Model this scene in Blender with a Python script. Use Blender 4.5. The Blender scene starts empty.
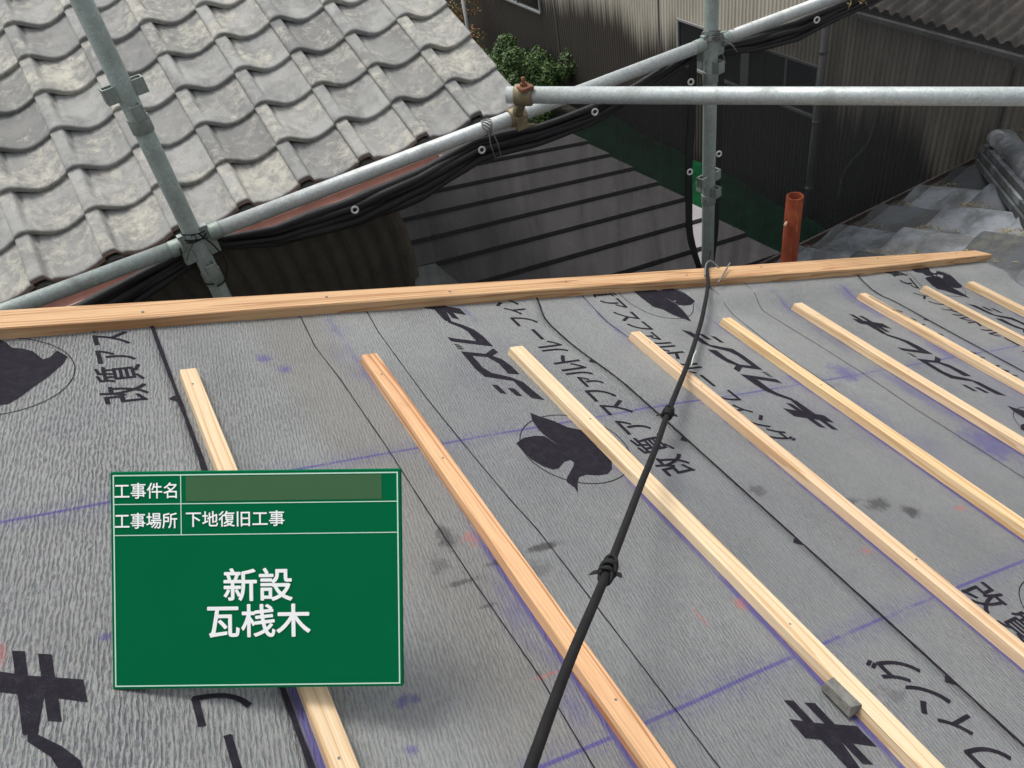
import bpy, bmesh, math, random
from mathutils import Vector, Matrix, noise
random.seed(7)
SC = bpy.context.scene
COL = SC.collection
R = math.radians

# ------------------------------------------------------------------ camera
CAMZ = 6.0                                   # metres above the ground
CX = Vector((0.8626114672842498, -0.42214664028030235, 0.27873584378362004))
CY = Vector((-0.4841253349881806, -0.5291095987761425, 0.6968971893367998))
CZ = Vector((-0.146710996630435, -0.7360945907850447, -0.6607878909943053))
RM = Matrix((CX, CY, CZ))                    # world <- camera (x right, y down, z forward)
F = 808.0
CAM = Vector((0, 0, CAMZ))
cd = bpy.data.cameras.new('camera'); cam = bpy.data.objects.new('camera', cd); COL.objects.link(cam)
right, up, back = RM @ Vector((1, 0, 0)), RM @ Vector((0, -1, 0)), RM @ Vector((0, 0, -1))
m = Matrix((right, up, back)).transposed().to_4x4(); m.translation = CAM
cam.matrix_world = m
cd.sensor_width = 36; cd.lens = F / 1024 * 36; cd.clip_start = 0.02; cd.clip_end = 500
SC.camera = cam

def ray(px, py): return RM @ Vector((px - 512, py - 384, F))
def at(px, py, z): return CAM + ray(px, py) * (z / F)                 # point at depth z
def at_axis(px, py, ax, val):                                         # point on the plane axis=val (camera-relative)
    v = ray(px, py); return CAM + v * (val / v[ax])
def W(x, y, z): return Vector((x, y, z + CAMZ))                       # camera-relative metres -> world

# roof frame: x down the slope, y along the battens, z off the felt
SL = R(21.5809)
H = 0.75
MR = Matrix(((math.cos(SL), 0, math.sin(SL), 0), (0, 1, 0, 0), (-math.sin(SL), 0, math.cos(SL), 0), (0, 0, 0, 1)))
NR = Vector((math.sin(SL), 0, math.cos(SL)))
MR = Matrix.Translation(CAM - NR * H) @ MR
def on_felt(px, py):
    v = ray(px, py); p = CAM + v * (-H / v.dot(NR)); q = MR.inverted() @ p
    return q.x, q.y

def sstep(a, b, x):
    t = max(0, min(1, (x - a) / (b - a))); return t * t * (3 - 2 * t)
def felt_h(x, y):
    h = 0.0026 * noise.noise(Vector((x * 2.2, y * 1.6, 3.1))) + 0.001 * noise.noise(Vector((x * 7, y * 3, 9.1)))
    # soft crease where the felt lifts towards the verge board, lower down the slope
    c = 1.255 + 0.02 * noise.noise(Vector((x * 2, 0, 5)))
    h += 0.016 * sstep(1.15, 1.5, x) * math.exp(-((y - c) / 0.035) ** 2) * (0.6 + 0.5 * noise.noise(Vector((x * 3, 1, 1))))
    h -= .011*sstep(.0, 1.1, y)*sstep(.95, 1.4, x)*(1-sstep(1.20, 1.31, y))
    return h

# ------------------------------------------------------------------ objects
def finish(o, label=None, cat=None, group=None, kind=None):
    if label: o['label'] = label
    if cat: o['category'] = cat
    if group: o['group'] = group
    if kind: o['kind'] = kind
    return o
def empty(name, loc, label=None, cat=None, group=None, mat=None):
    o = bpy.data.objects.new(name, None); COL.objects.link(o)
    o.empty_display_size = 0.05
    if mat is not None: o.matrix_world = mat @ Matrix.Translation(loc)
    else: o.location = loc
    return finish(o, label, cat, group)

class MB:
    """collects polygons in world or frame space, then links them as ONE mesh object"""
    def __init__(s): s.v = []; s.f = []; s.mi = []; s.at = []; s.cur = 0.5; s.sm = []; s.smooth = False; s.m = 0
    def vert(s, p): s.v.append(Vector(p)); s.at.append(s.cur); return len(s.v) - 1
    def face(s, *ids): s.f.append(ids); s.mi.append(s.m); s.sm.append(s.smooth)
    def poly(s, pts): s.face(*[s.vert(p) for p in pts])
    def box(s, lo, hi, M=None, taper=0):
        x0, y0, z0 = lo; x1, y1, z1 = hi
        P = [Vector(c) for c in ((x0,y0,z0),(x1,y0,z0),(x1,y1,z0),(x0,y1,z0),(x0+taper,y0+taper,z1),(x1-taper,y0+taper,z1),(x1-taper,y1-taper,z1),(x0+taper,y1-taper,z1))]
        if M is not None: P = [M @ p for p in P]
        i = [s.vert(p) for p in P]
        for q in ((3,2,1,0),(4,5,6,7),(0,1,5,4),(1,2,6,5),(2,3,7,6),(3,0,4,7)): s.face(*[i[k] for k in q])
    def tube(s, pts, r, n=12, cap=True, radii=None, sm=True, squash=None):
        pts = [Vector(p) for p in pts]; rings = []
        prev = None
        for k, p in enumerate(pts):
            d = (pts[min(k+1, len(pts)-1)] - pts[max(k-1, 0)]).normalized()
            if prev is None:
                a = Vector((0, 0, 1)) if abs(d.z) < .9 else Vector((1, 0, 0))
                u = d.cross(a).normalized()
            else: u = (prev - d * prev.dot(d)).normalized()
            prev = u; w = d.cross(u)
            rr = radii[k] if radii else r
            rings.append([s.vert(p + (u * math.cos(t) + w * math.sin(t)) * rr) for t in [2*math.pi*j/n for j in range(n)]])
        o = s.smooth; s.smooth = sm
        for a, b in zip(rings, rings[1:]):
            for j in range(n): s.face(a[j], a[(j+1) % n], b[(j+1) % n], b[j])
        s.smooth = False
        if cap: s.face(*rings[0][::-1]); s.face(*rings[-1])
        s.smooth = o
        return rings
    def pipe(s, a, b, r, n=20, wall=0.003, depth=0.12):
        """hollow pipe, both ends open for a short way"""
        a, b = Vector(a), Vector(b); d = (b - a).normalized()
        t = Vector((0, 0, 1)) if abs(d.z) < .9 else Vector((1, 0, 0)); u = d.cross(t).normalized(); w = d.cross(u)
        def ring(p, rr): return [s.vert(p + (u*math.cos(q)+w*math.sin(q))*rr) for q in [2*math.pi*j/n for j in range(n)]]
        L = [ring(a + d*depth, r-wall), ring(a, r-wall), ring(a, r), ring(b, r), ring(b, r-wall), ring(b - d*depth, r-wall)]
        sm = [True, False, True, False, True]
        for k in range(5):
            s.smooth = sm[k]
            for j in range(n): s.face(L[k][j], L[k][(j+1) % n], L[k+1][(j+1) % n], L[k+1][j])
        s.smooth = False; s.face(*L[0]); s.face(*L[-1][::-1])
    def grid(s, fn, nu, nv, sm=True):
        """fn(i,j) -> point"""
        ids = [[s.vert(fn(i, j)) for i in range(nu+1)] for j in range(nv+1)]
        o = s.smooth; s.smooth = sm
        for j in range(nv):
            for i in range(nu): s.face(ids[j][i], ids[j][i+1], ids[j+1][i+1], ids[j+1][i])
        s.smooth = o; return ids
    def build(s, name, mat, parent=None, frame=None, base=None, bevel=0, label=None, cat=None, group=None, kind=None, color=None, world=None, solid=0):
        """verts given in `frame` space (default world); origin at base"""
        if frame is None: frame = Matrix.Identity(4)
        if base is None:
            n = len(s.v); zmin = min(v.z for v in s.v)
            base = Vector((sum(v.x for v in s.v)/n, sum(v.y for v in s.v)/n, zmin))
        base = Vector(base)
        me = bpy.data.meshes.new(name)
        me.from_pydata([v - base for v in s.v], [], s.f); me.validate()
        a = me.attributes.new('tint', 'FLOAT', 'POINT')
        if len(a.data) == len(s.at): a.data.foreach_set('value', s.at)
        mats = mat if isinstance(mat, (list, tuple)) else [mat]
        for q in mats: me.materials.append(q)
        if len(me.polygons) == len(s.f):
            me.polygons.foreach_set('material_index', s.mi); me.polygons.foreach_set('use_smooth', s.sm)
        me.update()
        o = bpy.data.objects.new(name, me); COL.objects.link(o)
        M = frame @ Matrix.Translation(base)
        if parent is not None:
            o.parent = parent
            pw = WM[parent.name]
            o.matrix_local = pw.inverted() @ M
        else: o.matrix_world = M
        WM[o.name] = M
        if bevel:
            b = o.modifiers.new('bevel', 'BEVEL'); b.width = bevel; b.segments = 2; b.limit_method = 'ANGLE'; b.angle_limit = R(40)
        if solid:
            b = o.modifiers.new('thickness', 'SOLIDIFY'); b.thickness = solid; b.offset = -1
        if color: o.color = color
        return finish(o, label, cat, group, kind)
WM = {}
def thing(name, loc, label, cat, group=None, frame=None):
    o = empty(name, loc, label, cat, group, frame)
    WM[o.name] = (frame if frame is not None else Matrix.Identity(4)) @ Matrix.Translation(loc)
    return o

# ------------------------------------------------------------------ node helper
class G:
    def __init__(s, name):
        s.mat = bpy.data.materials.new(name); s.mat.use_nodes = True
        s.nt = s.mat.node_tree; s.N = s.nt.nodes; s.b = s.N['Principled BSDF']
        s.tc = s.N.new('ShaderNodeTexCoord')
    def put(s, sock, v):
        if v is None: return
        if isinstance(v, bpy.types.NodeSocket): s.nt.links.new(v, sock)
        elif isinstance(v, (tuple, list, Vector)) and sock.type == 'RGBA': sock.default_value = (*v[:3], 1)
        else: sock.default_value = v
    def m(s, op, a, b=None, c=None, clamp=False):
        n = s.N.new('ShaderNodeMath'); n.operation = op; n.use_clamp = clamp
        for i, v in enumerate((a, b, c)):
            if v is not None: s.put(n.inputs[i], v)
        return n.outputs[0]
    def add(s, a, b): return s.m('ADD', a, b)
    def sub(s, a, b): return s.m('SUBTRACT', a, b)
    def mul(s, a, b): return s.m('MULTIPLY', a, b)
    def ss(s, a, b, x, lo=0., hi=1.):
        n = s.N.new('ShaderNodeMapRange'); n.interpolation_type = 'SMOOTHSTEP'
        s.put(n.inputs[0], x); n.inputs[1].default_value = a; n.inputs[2].default_value = b; n.inputs[3].default_value = lo; n.inputs[4].default_value = hi
        return n.outputs[0]
    def xyz(s, v):
        n = s.N.new('ShaderNodeSeparateXYZ'); s.put(n.inputs[0], v); return n.outputs
    def comb(s, x, y, z):
        n = s.N.new('ShaderNodeCombineXYZ')
        for i, v in enumerate((x, y, z)): s.put(n.inputs[i], v)
        return n.outputs[0]
    def scale(s, v, sc, off=(0, 0, 0), rot=(0, 0, 0)):
        n = s.N.new('ShaderNodeMapping'); s.put(n.inputs[0], v); n.inputs['Scale'].default_value = sc if isinstance(sc, tuple) else (sc,)*3
        n.inputs['Location'].default_value = off; n.inputs['Rotation'].default_value = rot
        return n.outputs[0]
    def noise(s, v, sc=5, det=3, rough=.55, dist=0, col=False):
        n = s.N.new('ShaderNodeTexNoise'); s.put(n.inputs['Vector'], v); s.put(n.inputs['Scale'], sc); n.inputs['Detail'].default_value = det
        n.inputs['Roughness'].default_value = rough; n.inputs['Distortion'].default_value = dist
        return n.outputs[1 if col else 0]
    def vor(s, v, sc=5, feat='F1', out=0):
        n = s.N.new('ShaderNodeTexVoronoi'); n.feature = feat; s.put(n.inputs['Vector'], v); n.inputs['Scale'].default_value = sc
        return n.outputs[out]
    def wave(s, v, sc, dist=0, det=2, dsc=1, dr='X', typ='BANDS', prof='SIN'):
        n = s.N.new('ShaderNodeTexWave'); n.wave_type = typ; n.wave_profile = prof
        if typ == 'BANDS': n.bands_direction = dr
        s.put(n.inputs['Vector'], v); n.inputs['Scale'].default_value = sc; n.inputs['Distortion'].default_value = dist
        n.inputs['Detail'].default_value = det; n.inputs['Detail Scale'].default_value = dsc
        return n.outputs[1]
    def mix(s, f, a, b, mode='MIX'):
        n = s.N.new('ShaderNodeMix'); n.data_type = 'RGBA'; n.blend_type = mode
        s.put(n.inputs[0], f); s.put(n.inputs[6], a); s.put(n.inputs[7], b); return n.outputs[2]
    def ramp(s, f, stops):
        n = s.N.new('ShaderNodeValToRGB'); s.put(n.inputs[0], f)
        while len(n.color_ramp.elements) < len(stops): n.color_ramp.elements.new(0.5)
        for e, (p, c) in zip(n.color_ramp.elements, stops): e.position = p; e.color = (*c, 1)
        return n.outputs[0]
    def attr(s, nm):
        n = s.N.new('ShaderNodeAttribute'); n.attribute_name = nm; return n.outputs['Fac']
    def objcol(s):
        n = s.N.new('ShaderNodeObjectInfo'); return n.outputs['Color']
    def rnd(s):
        n = s.N.new('ShaderNodeObjectInfo'); return n.outputs['Random']
    def bump(s, h, st=.5, d=.002, nrm=None):
        n = s.N.new('ShaderNodeBump'); s.put(n.inputs['Height'], h); n.inputs['Strength'].default_value = st; n.inputs['Distance'].default_value = d
        if nrm is not None: s.put(n.inputs['Normal'], nrm)
        return n.outputs[0]
    def out(s, col=None, rough=None, bump=None, metal=None, spec=None):
        s.put(s.b.inputs['Base Color'], col); s.put(s.b.inputs['Roughness'], rough); s.put(s.b.inputs['Normal'], bump)
        s.put(s.b.inputs['Metallic'], metal); s.put(s.b.inputs['Specular IOR Level'], spec)
        return s.mat
    @property
    def obj(s): return s.tc.outputs['Object']

def hexc(r, g, b):
    f = lambda c: ((c/255+.055)/1.055)**2.4 if c/255 > .04045 else c/255/12.92
    return (f(r), f(g), f(b))

# ------------------------------------------------------------------ materials
BAT = []   # battens, filled below (x at the felt, left edge)
def mat_felt():
    g = G('mineral_felt'); geo = g.N.new('ShaderNodeNewGeometry')
    # roof-frame coordinates of the shaded point
    n = g.N.new('ShaderNodeVectorTransform'); n.vector_type = 'POINT'; n.convert_from = 'WORLD'; n.convert_to = 'OBJECT'
    p = g.obj                                   # every sheet keeps its object origin at the roof frame origin
    x, y, z = g.xyz(p)
    # embossed crinkle: short wavelets along the roll
    xs = g.sub(x, g.mul(y, .16))
    big2 = g.noise(g.scale(p, (5, 3, 1)), 1, 2, .5)
    w1 = g.noise(g.comb(g.mul(xs, 130), g.mul(y, 46), 0), 1.0, 3., .6)
    w2 = g.noise(g.comb(g.mul(xs, 330), g.mul(y, 85), 3.), 1.0, 3., .65)
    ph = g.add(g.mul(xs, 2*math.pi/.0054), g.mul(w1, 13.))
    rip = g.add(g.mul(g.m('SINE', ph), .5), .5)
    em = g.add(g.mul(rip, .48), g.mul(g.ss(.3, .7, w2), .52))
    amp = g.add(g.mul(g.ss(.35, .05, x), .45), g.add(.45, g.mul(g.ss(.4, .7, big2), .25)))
    grit = g.noise(p, 900, 2, .7)
    hgt = g.add(g.mul(em, amp), g.mul(grit, .45))
    wr = g.noise(g.scale(p, (6, 2.5, 1)), 1, 4, .6)
    nb = g.bump(hgt, 1., .0021); nb = g.bump(wr, .45, .02, nb)
    big = g.noise(p, 1.6, 4, .6); med = g.noise(p, 9, 5, .65)
    col = g.ramp(big, [(.3, (.205, .212, .206)), (.7, (.292, .300, .288))])
    col = g.mix(g.ss(.45, .75, med, 0, .35), col, (.17, .172, .18))
    col = g.mix(g.mul(g.ss(.1, .75, em, .8, 0.), amp), col, (.070, .072, .084))  # shade in the hollows of the crinkle, painted into the colour
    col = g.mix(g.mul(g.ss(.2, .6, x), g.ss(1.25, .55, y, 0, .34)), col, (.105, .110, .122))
    tintn = g.noise(p, 420, 2, .8, col=True)
    col = g.mix(.30, col, tintn, 'OVERLAY')
    col = g.mix(g.ss(.55, .8, grit, 0, .5), col, (.42, .42, .41))
    # browner dusty strip between the two first battens, pale dust drifts
    dust = g.mul(g.noise(g.scale(p, (3, 1.2, 1), (4, 0, 0)), 1.5, 4, .7), g.ss(.28, .40, x)); dust = g.mul(dust, g.ss(.52, .44, x))
    col = g.mix(g.ss(.12, .5, dust, 0, .35), col, (.17, .15, .12))
    col = g.mix(g.ss(.62, .78, g.noise(g.scale(p, (2, 5, 1), (9, 3, 0)), 2, 5, .7), 0, .35), col, (.34, .33, .30))
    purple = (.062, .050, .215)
    # chalk: snapped lines across the roll and overspray along the battens
    def near(c, v, w): return g.ss(w, w*.25, g.m('ABSOLUTE', g.sub(v, c)))
    spk = g.noise(p, 160, 3, .7); broken = g.noise(g.scale(p, (5, 5, 1), (2, 0, 0)), 1, 3, .7)
    ch = None
    for yc in (.8865, .3555):
        wob = g.add(y, g.mul(g.sub(g.noise(p, 2.0, 1), .5), .012))
        line = g.mul(near(yc, wob, .0042), g.ss(.34, .56, g.add(g.mul(broken, .7), g.mul(spk, .35)), 0, .85))
        halo = g.mul(g.mul(near(yc, wob, .03), .32), g.ss(.35, .7, spk))
        t = g.m('MAXIMUM', line, halo); ch = t if ch is None else g.m('MAXIMUM', ch, t)
    line = g.mul(near(1.21, g.add(y, g.mul(g.sub(x, .2), .0)), .003), 0)
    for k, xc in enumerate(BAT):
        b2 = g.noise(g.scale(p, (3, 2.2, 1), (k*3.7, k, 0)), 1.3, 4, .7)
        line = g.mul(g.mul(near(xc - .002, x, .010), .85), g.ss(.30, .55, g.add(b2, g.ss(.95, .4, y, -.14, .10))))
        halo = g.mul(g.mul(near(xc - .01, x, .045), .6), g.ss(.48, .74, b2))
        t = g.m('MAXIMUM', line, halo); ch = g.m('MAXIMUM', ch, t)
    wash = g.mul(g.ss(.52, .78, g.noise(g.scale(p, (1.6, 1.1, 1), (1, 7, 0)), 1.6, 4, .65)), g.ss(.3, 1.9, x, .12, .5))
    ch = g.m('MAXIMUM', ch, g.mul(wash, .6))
    # blots of chalk
    for (px, py, r) in ((.293, .479, .012), (.306, .476, .008), (.279, .422, .010), (.028, .668, .008), (.20, .60, .014), (.335, 1.19, .02), (.36, 1.15, .018), (1.62, .60, .08), (1.53, .9, .05)):
        d = g.m('SQRT', g.add(g.m('POWER', g.sub(x, px), 2.), g.m('POWER', g.sub(y, py), 2.)))
        d = g.add(d, g.mul(g.sub(g.noise(p, 55, 3, .7), .5), r*1.6))
        ch = g.m('MAXIMUM', ch, g.ss(r, r*.2, d, 0, .62))
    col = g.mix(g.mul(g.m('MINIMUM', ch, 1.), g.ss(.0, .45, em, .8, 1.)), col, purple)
    # grubby boot smears
    for (px, py, sx, sy, a) in ((.445, .690, .020, .030, .75), (.415, .650, .018, .020, .5), (.43, .612, .030, .006, .7), (.50, .628, .035, .007, .85), (.568, .632, .034, .009, .85), (.535, .60, .03, .02, .35), (.44, .566, .02, .004, .6), (.644, .573, .008, .016, .6), (.985, .634, .020, .016, .6), (1.18, .540, .035, .020, .75), (1.227, .508, .022, .020, .85), (1.13, .56, .03, .012, .5), (.82, .277, .035, .008, .6), (.86, .262, .02, .015, .4)):
        d = g.m('SQRT', g.add(g.m('POWER', g.mul(g.sub(x, px), 1/sx), 2.), g.m('POWER', g.mul(g.sub(y, py), 1/sy), 2.)))
        d = g.add(d, g.mul(g.sub(g.noise(p, 70, 4, .75), .5), 2.2))
        col = g.mix(g.ss(1.05, .3, d, 0, a), col, (.045, .043, .045))
    for (px, py, sx, sy) in ((.769, .449, .013, .013), (.700, .447, .003, .030), (.811, .559, .009, .012), (1.054, .464, .014, .010), (1.339, .484, .020, .010), (.476, .680, .016, .018), (.46, .45, .025, .004), (-.068, .682, .010, .022)):
        d = g.m('SQRT', g.add(g.m('POWER', g.mul(g.sub(x, px), 1/sx), 2.), g.m('POWER', g.mul(g.sub(y, py), 1/sy), 2.)))
        d = g.add(d, g.mul(g.sub(g.noise(p, 90, 4, .75), .5), 2.6))
        col = g.mix(g.ss(1., .2, d, 0, .42), col, (.42, .10, .09))
    return g.out(col, g.ss(.3, .7, med, .52, .7), nb, spec=.35)
def mat_print():
    g = G('print_ink'); p = g.obj
    n = g.noise(p, 60, 4, .7); n2 = g.noise(p, 700, 2, .7)
    col = g.mix(g.ss(.4, .75, n, 0, .5), (.014, .012, .018), (.034, .031, .042))
    col = g.mix(g.ss(.62, .8, n2, 0, .6), col, (.15, .15, .155))
    return g.out(col, .85, g.bump(g.noise(p, 250, 3, .6), .5, .002), spec=.12)
def mat_wood(name, pale, dark, grain=1.0, axis=1):
    """axis: the long axis of the board in object space"""
    g = G(name); p = g.obj; r = g.rnd()
    off = g.comb(g.mul(r, 13), g.mul(r, 7), g.mul(r, 5))
    n = g.N.new('ShaderNodeVectorMath'); n.operation = 'ADD'; g.put(n.inputs[0], p); g.put(n.inputs[1], off); q = n.outputs[0]
    sc = [26., 26., 26.]; sc[axis] = .9
    s = g.scale(q, tuple(sc)); lo = g.noise(s, 1, 3, .5)
    x, y, z = g.xyz(s)
    across = {0: (y, z), 1: (x, z), 2: (x, y)}[axis]
    rad = g.add(g.add(across[0], g.mul(across[1], .55)), g.mul(lo, 2.2))
    rings = g.m('FRACT', g.mul(rad, 3.1))
    late = g.ss(.45, .95, rings); late = g.mul(late, g.ss(1.0, .96, rings))
    sf = [500., 500., 500.]; sf[axis] = 9.
    fib = g.noise(g.scale(q, tuple(sf)), 1, 3, .65)
    col = g.mix(g.mul(late, .75*grain), pale, dark)
    col = g.mix(g.ss(.42, .72, fib, 0, .5), col, dark)
    sk = [30., 30., 30.]; sk[axis] = 3.3
    kn = g.vor(g.scale(q, tuple(sk)), .27)
    col = g.mix(g.ss(.085, .03, kn, 0, .75), col, (dark[0]*.45, dark[1]*.35, dark[2]*.3))
    grime = g.noise(q, 7, 4, .7)
    col = g.mix(g.ss(.55, .8, grime, 0, .3), col, (dark[0]*.75, dark[1]*.72, dark[2]*.75))
    col = g.mix(1., col, g.objcol(), 'MULTIPLY')
    return g.out(col, .62, g.bump(g.add(fib, g.mul(late, .5)), .35, .0015), spec=.3)
def mat_galv(name='galvanised_steel', base=(.40, .42, .41), metal=.55, dirt=.35):
    g = G(name); p = g.obj
    sp = g.vor(p, 190, out=1); spc = g.xyz(sp)[0]
    n = g.noise(p, 14, 5, .65); n2 = g.noise(p, 90, 3, .7)
    col = g.mix(g.mul(spc, .75), base, tuple(min(1, c*1.35) for c in base))
    col = g.mix(g.ss(.45, .75, n, 0, dirt), col, (.17, .19, .17))
    col = g.mix(g.ss(.66, .74, n2, 0, .75), col, (.66, .66, .62))
    col = g.mix(g.ss(.70, .76, g.noise(g.scale(p, 1., (3, 5, 1)), 45, 3, .7), 0, .8), col, (.06, .06, .055))
    return g.out(col, g.ss(.3, .7, n, .46, .68), g.bump(n2, .15, .001), metal=metal)
def mat_tile(name, base, lichen, lamt, dark=(.10, .10, .095), lo=.82, hi=1.16):
    g = G(name); p = g.obj; t = g.attr('tint')
    n = g.noise(p, 3.2, 5, .62); n2 = g.noise(p, 26, 6, .75, .4); n3 = g.noise(p, 190, 4, .75)
    off = g.N.new('ShaderNodeVectorMath'); off.operation = 'ADD'; g.put(off.inputs[0], p); g.put(off.inputs[1], g.comb(g.mul(t, 31), g.mul(t, 17), 0))
    n4 = g.noise(off.outputs[0], 6, 5, .65, .3)
    col = g.mix(g.ss(0, 1, t), tuple(c*lo for c in base), tuple(c*hi for c in base))
    col = g.mix(g.ss(.36, .62, n4, 0, .75), col, dark)
    per = g.m('FRACT', g.mul(t, 7.31))
    col = g.mix(g.mul(g.ss(.45, .62, g.add(g.add(g.mul(n2, .36), g.mul(per, .07)), g.add(g.mul(n4, .38), g.mul(n, .16)))), lamt), col, lichen)
    col = g.mix(g.mul(g.ss(.58, .75, n3), lamt*.55), col, tuple(min(1, c*1.15) for c in lichen))
    col = g.mix(g.ss(.60, .72, g.noise(off.outputs[0], 60, 4, .7), 0, .5), col, dark)
    return g.out(col, .8, g.bump(g.add(g.mul(n3, .5), n2), .22, .003), spec=.3)
def mat_plain(name, col, rough=.6, var=.25, sc=12, metal=0., bump=.2, bd=.002, spec=.4):
    g = G(name); p = g.obj; n = g.noise(p, sc, 5, .65); n2 = g.noise(p, sc*9, 3, .7)
    c = g.mix(g.ss(.35, .7, n, 0, var*1.6), col, tuple(k*.55 for k in col))
    c = g.mix(g.ss(.6, .75, n2, 0, var), c, tuple(min(1, k*1.6+.01) for k in col))
    return g.out(c, rough, g.bump(n2, bump, bd), metal=metal, spec=spec)
def mat_siding():
    g = G('weathered_siding'); p = g.obj; x, y, z = g.xyz(p)
    stv = g.noise(g.scale(p, (1, 14, .7)), 1, 4, .6)
    n = g.noise(p, 1.3, 4, .6); streak = g.noise(g.scale(p, (1, 22, .35), (0, 5, 0)), 1, 5, .7)
    col = g.ramp(g.add(g.mul(stv, .6), g.mul(n, .4)), [(.35, (.56, .505, .40)), (.65, (.74, .69, .57))])
    # mould rising from the foot of the wall: height above the foot against a wandering edge
    edge = g.add(.28, g.add(g.mul(g.noise(g.scale(p, (1, .55, .1)), 1, 3, .6), 1.3), g.mul(streak, 1.0)))
    t = g.sub(z, edge); t = g.add(t, g.ss(-1.6, -.7, y, 1.2, 0.))
    mould = g.ss(.75, .1, t)
    col = g.mix(g.mul(mould, .97), col, g.mix(streak, (.022, .020, .017), (.085, .068, .052)))
    spots = g.vor(g.scale(p, (1, 1, 1)), 2.2)
    col = g.mix(g.ss(.05, .03, spots, 0, .8), col, (.05, .04, .035))
    return g.out(col, .8, g.bump(streak, .2, .004))
def mat_metalroof():
    g = G('dark_metal_sheet'); p = g.obj
    s1 = g.noise(g.scale(p, (55, 3, 3)), 1, 4, .7); n = g.noise(p, 2.5, 5, .6)
    col = g.mix(g.ss(.3, .7, s1), (.225, .208, .212), (.27, .252, .258))
    col = g.mix(g.ss(.4, .75, n, 0, .2), col, (.15, .14, .14))
    return g.out(col, .55, g.bump(s1, .2, .002), spec=.5)
def mat_mesh():
    """woven black scaffold sheet: opaque threads with open holes between them, plus dust"""
    g = G('scaffold_mesh_sheet'); p = g.obj; N = g.N
    x, y, z = g.xyz(p)
    tr = N.new('ShaderNodeBsdfTransparent'); mx = N.new('ShaderNodeMixShader')
    wr = g.noise(g.scale(p, (7, 7, 1.1)), 1, 4, .65, .5)
    sp = g.noise(p, 60, 3, .7)
    g.put(g.b.inputs['Base Color'], g.mix(g.ss(.73, .78, sp), (.008, .009, .009), (.45, .45, .42)))
    g.b.inputs['Roughness'].default_value = .7
    f = g.m('MAXIMUM', g.ss(.3, .75, wr, .83, .91), g.ss(.755, .79, sp, 0, 1))
    g.put(mx.inputs[0], f); g.nt.links.new(tr.outputs[0], mx.inputs[1]); g.nt.links.new(g.b.outputs[0], mx.inputs[2])
    g.nt.links.new(mx.outputs[0], N['Material Output'].inputs[0])
    return g.mat
def mat_rust():
    g = G('rusty_red_pipe'); p = g.obj
    n = g.noise(p, 12, 5, .7); n2 = g.noise(g.scale(p, (60, 60, 9)), 1, 4, .7)
    col = g.ramp(n, [(.3, (.06, .014, .007)), (.5, (.135, .027, .012)), (.7, (.21, .055, .024))])
    col = g.mix(g.ss(.55, .75, n2, 0, .7), col, (.30, .12, .05)); col = g.mix(g.ss(.6, .8, g.noise(p, 30, 4, .7), 0, .6), col, (.05, .02, .015))
    return g.out(col, .85, g.bump(n2, .5, .002), spec=.15)
def mat_leaf(name, a, b):
    g = G(name); t = g.attr('tint')
    col = g.mix(t, a, b); g.b.inputs['Subsurface Weight'].default_value = 0
    return g.out(col, .5, spec=.4)
def mat_ground():
    g = G('ground_soil'); p = g.obj; n = g.noise(p, .8, 6, .65); n2 = g.noise(p, 18, 5, .7)
    col = g.ramp(n, [(.35, (.03, .027, .023)), (.6, (.07, .063, .054))]); col = g.mix(g.ss(.55, .7, n2, 0, .6), col, (.18, .165, .14))
    return g.out(col, .9, g.bump(n2, .5, .02))

# left edges of the nine battens on the felt (x down the slope), far ends (y)
BD = [('A', .1935, 1.158, .0255), ('B', .4912, 1.144, .0285), ('C', .7816, 1.114, .0300), ('D', 1.0805, 1.120, .0255), ('E', 1.3735, 1.148, .0275), ('F', 1.655, 1.180, .0305), ('G', 1.9283, 1.196, .029), ('H', 2.2225, 1.200, .018), ('I', 2.443, 1.198, .030)]
BAT = [b[1] for b in BD]
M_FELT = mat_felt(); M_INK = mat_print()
M_WOOD = mat_wood('pale_batten_pine', (.69, .54, .36), (.52, .32, .16), 1.05)
M_WOOD_O = mat_wood('orange_batten_cedar', (.70, .44, .25), (.40, .17, .07), 1.3)
M_VERGE = mat_wood('verge_board_cedar', (.60, .385, .205), (.38, .19, .085), 1.3, axis=0)
M_GALV = mat_galv(); M_GALV_OLD = mat_galv('dull_green_steel', (.22, .26, .235), .35, .6)
M_CLAMP = mat_plain('brass_coated_clamp', (.24, .20, .12), .5, .5, 40, .4, .4)
M_RUSTY = mat_plain('rusted_bolt', (.22, .09, .05), .8, .6, 90, .2, .5)
M_TILE = mat_tile('lichened_grey_tile', (.285, .285, .27), (.52, .50, .42), .85, (.150, .152, .15), .76, 1.2)
M_TILE_D = mat_tile('dark_slate_grey_tile', (.17, .185, .20), (.30, .28, .20), .25, (.045, .05, .055), .45, 1.5)
M_SIDING = mat_siding(); M_MROOF = mat_metalroof(); M_MESH = mat_mesh(); M_RUST = mat_rust()
M_HEM = mat_plain('black_sheet_hem', (.012, .012, .013), .55, .4, 30, 0, .5, .004)
M_BLACK = mat_plain('black_rubber', (.014, .014, .015), .65, .5, 30, 0, .3, .001, .2)
M_GROM = mat_plain('steel_grommet', (.62, .62, .60), .4, .2, 60, .3)
M_GUT = mat_plain('faded_pink_gutter', (.38, .21, .165), .5, .3, 20)
M_GUTB = mat_plain('brown_gutter', (.24, .18, .16), .5, .3, 20)
M_BROWN = mat_plain('brown_corrugated_sheet', (.46, .36, .21), .6, .5, 8)
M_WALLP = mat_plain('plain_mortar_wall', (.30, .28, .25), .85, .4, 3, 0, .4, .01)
M_WALLD = mat_plain('dark_shed_wall', (.10, .095, .09), .85, .4, 3)
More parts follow.
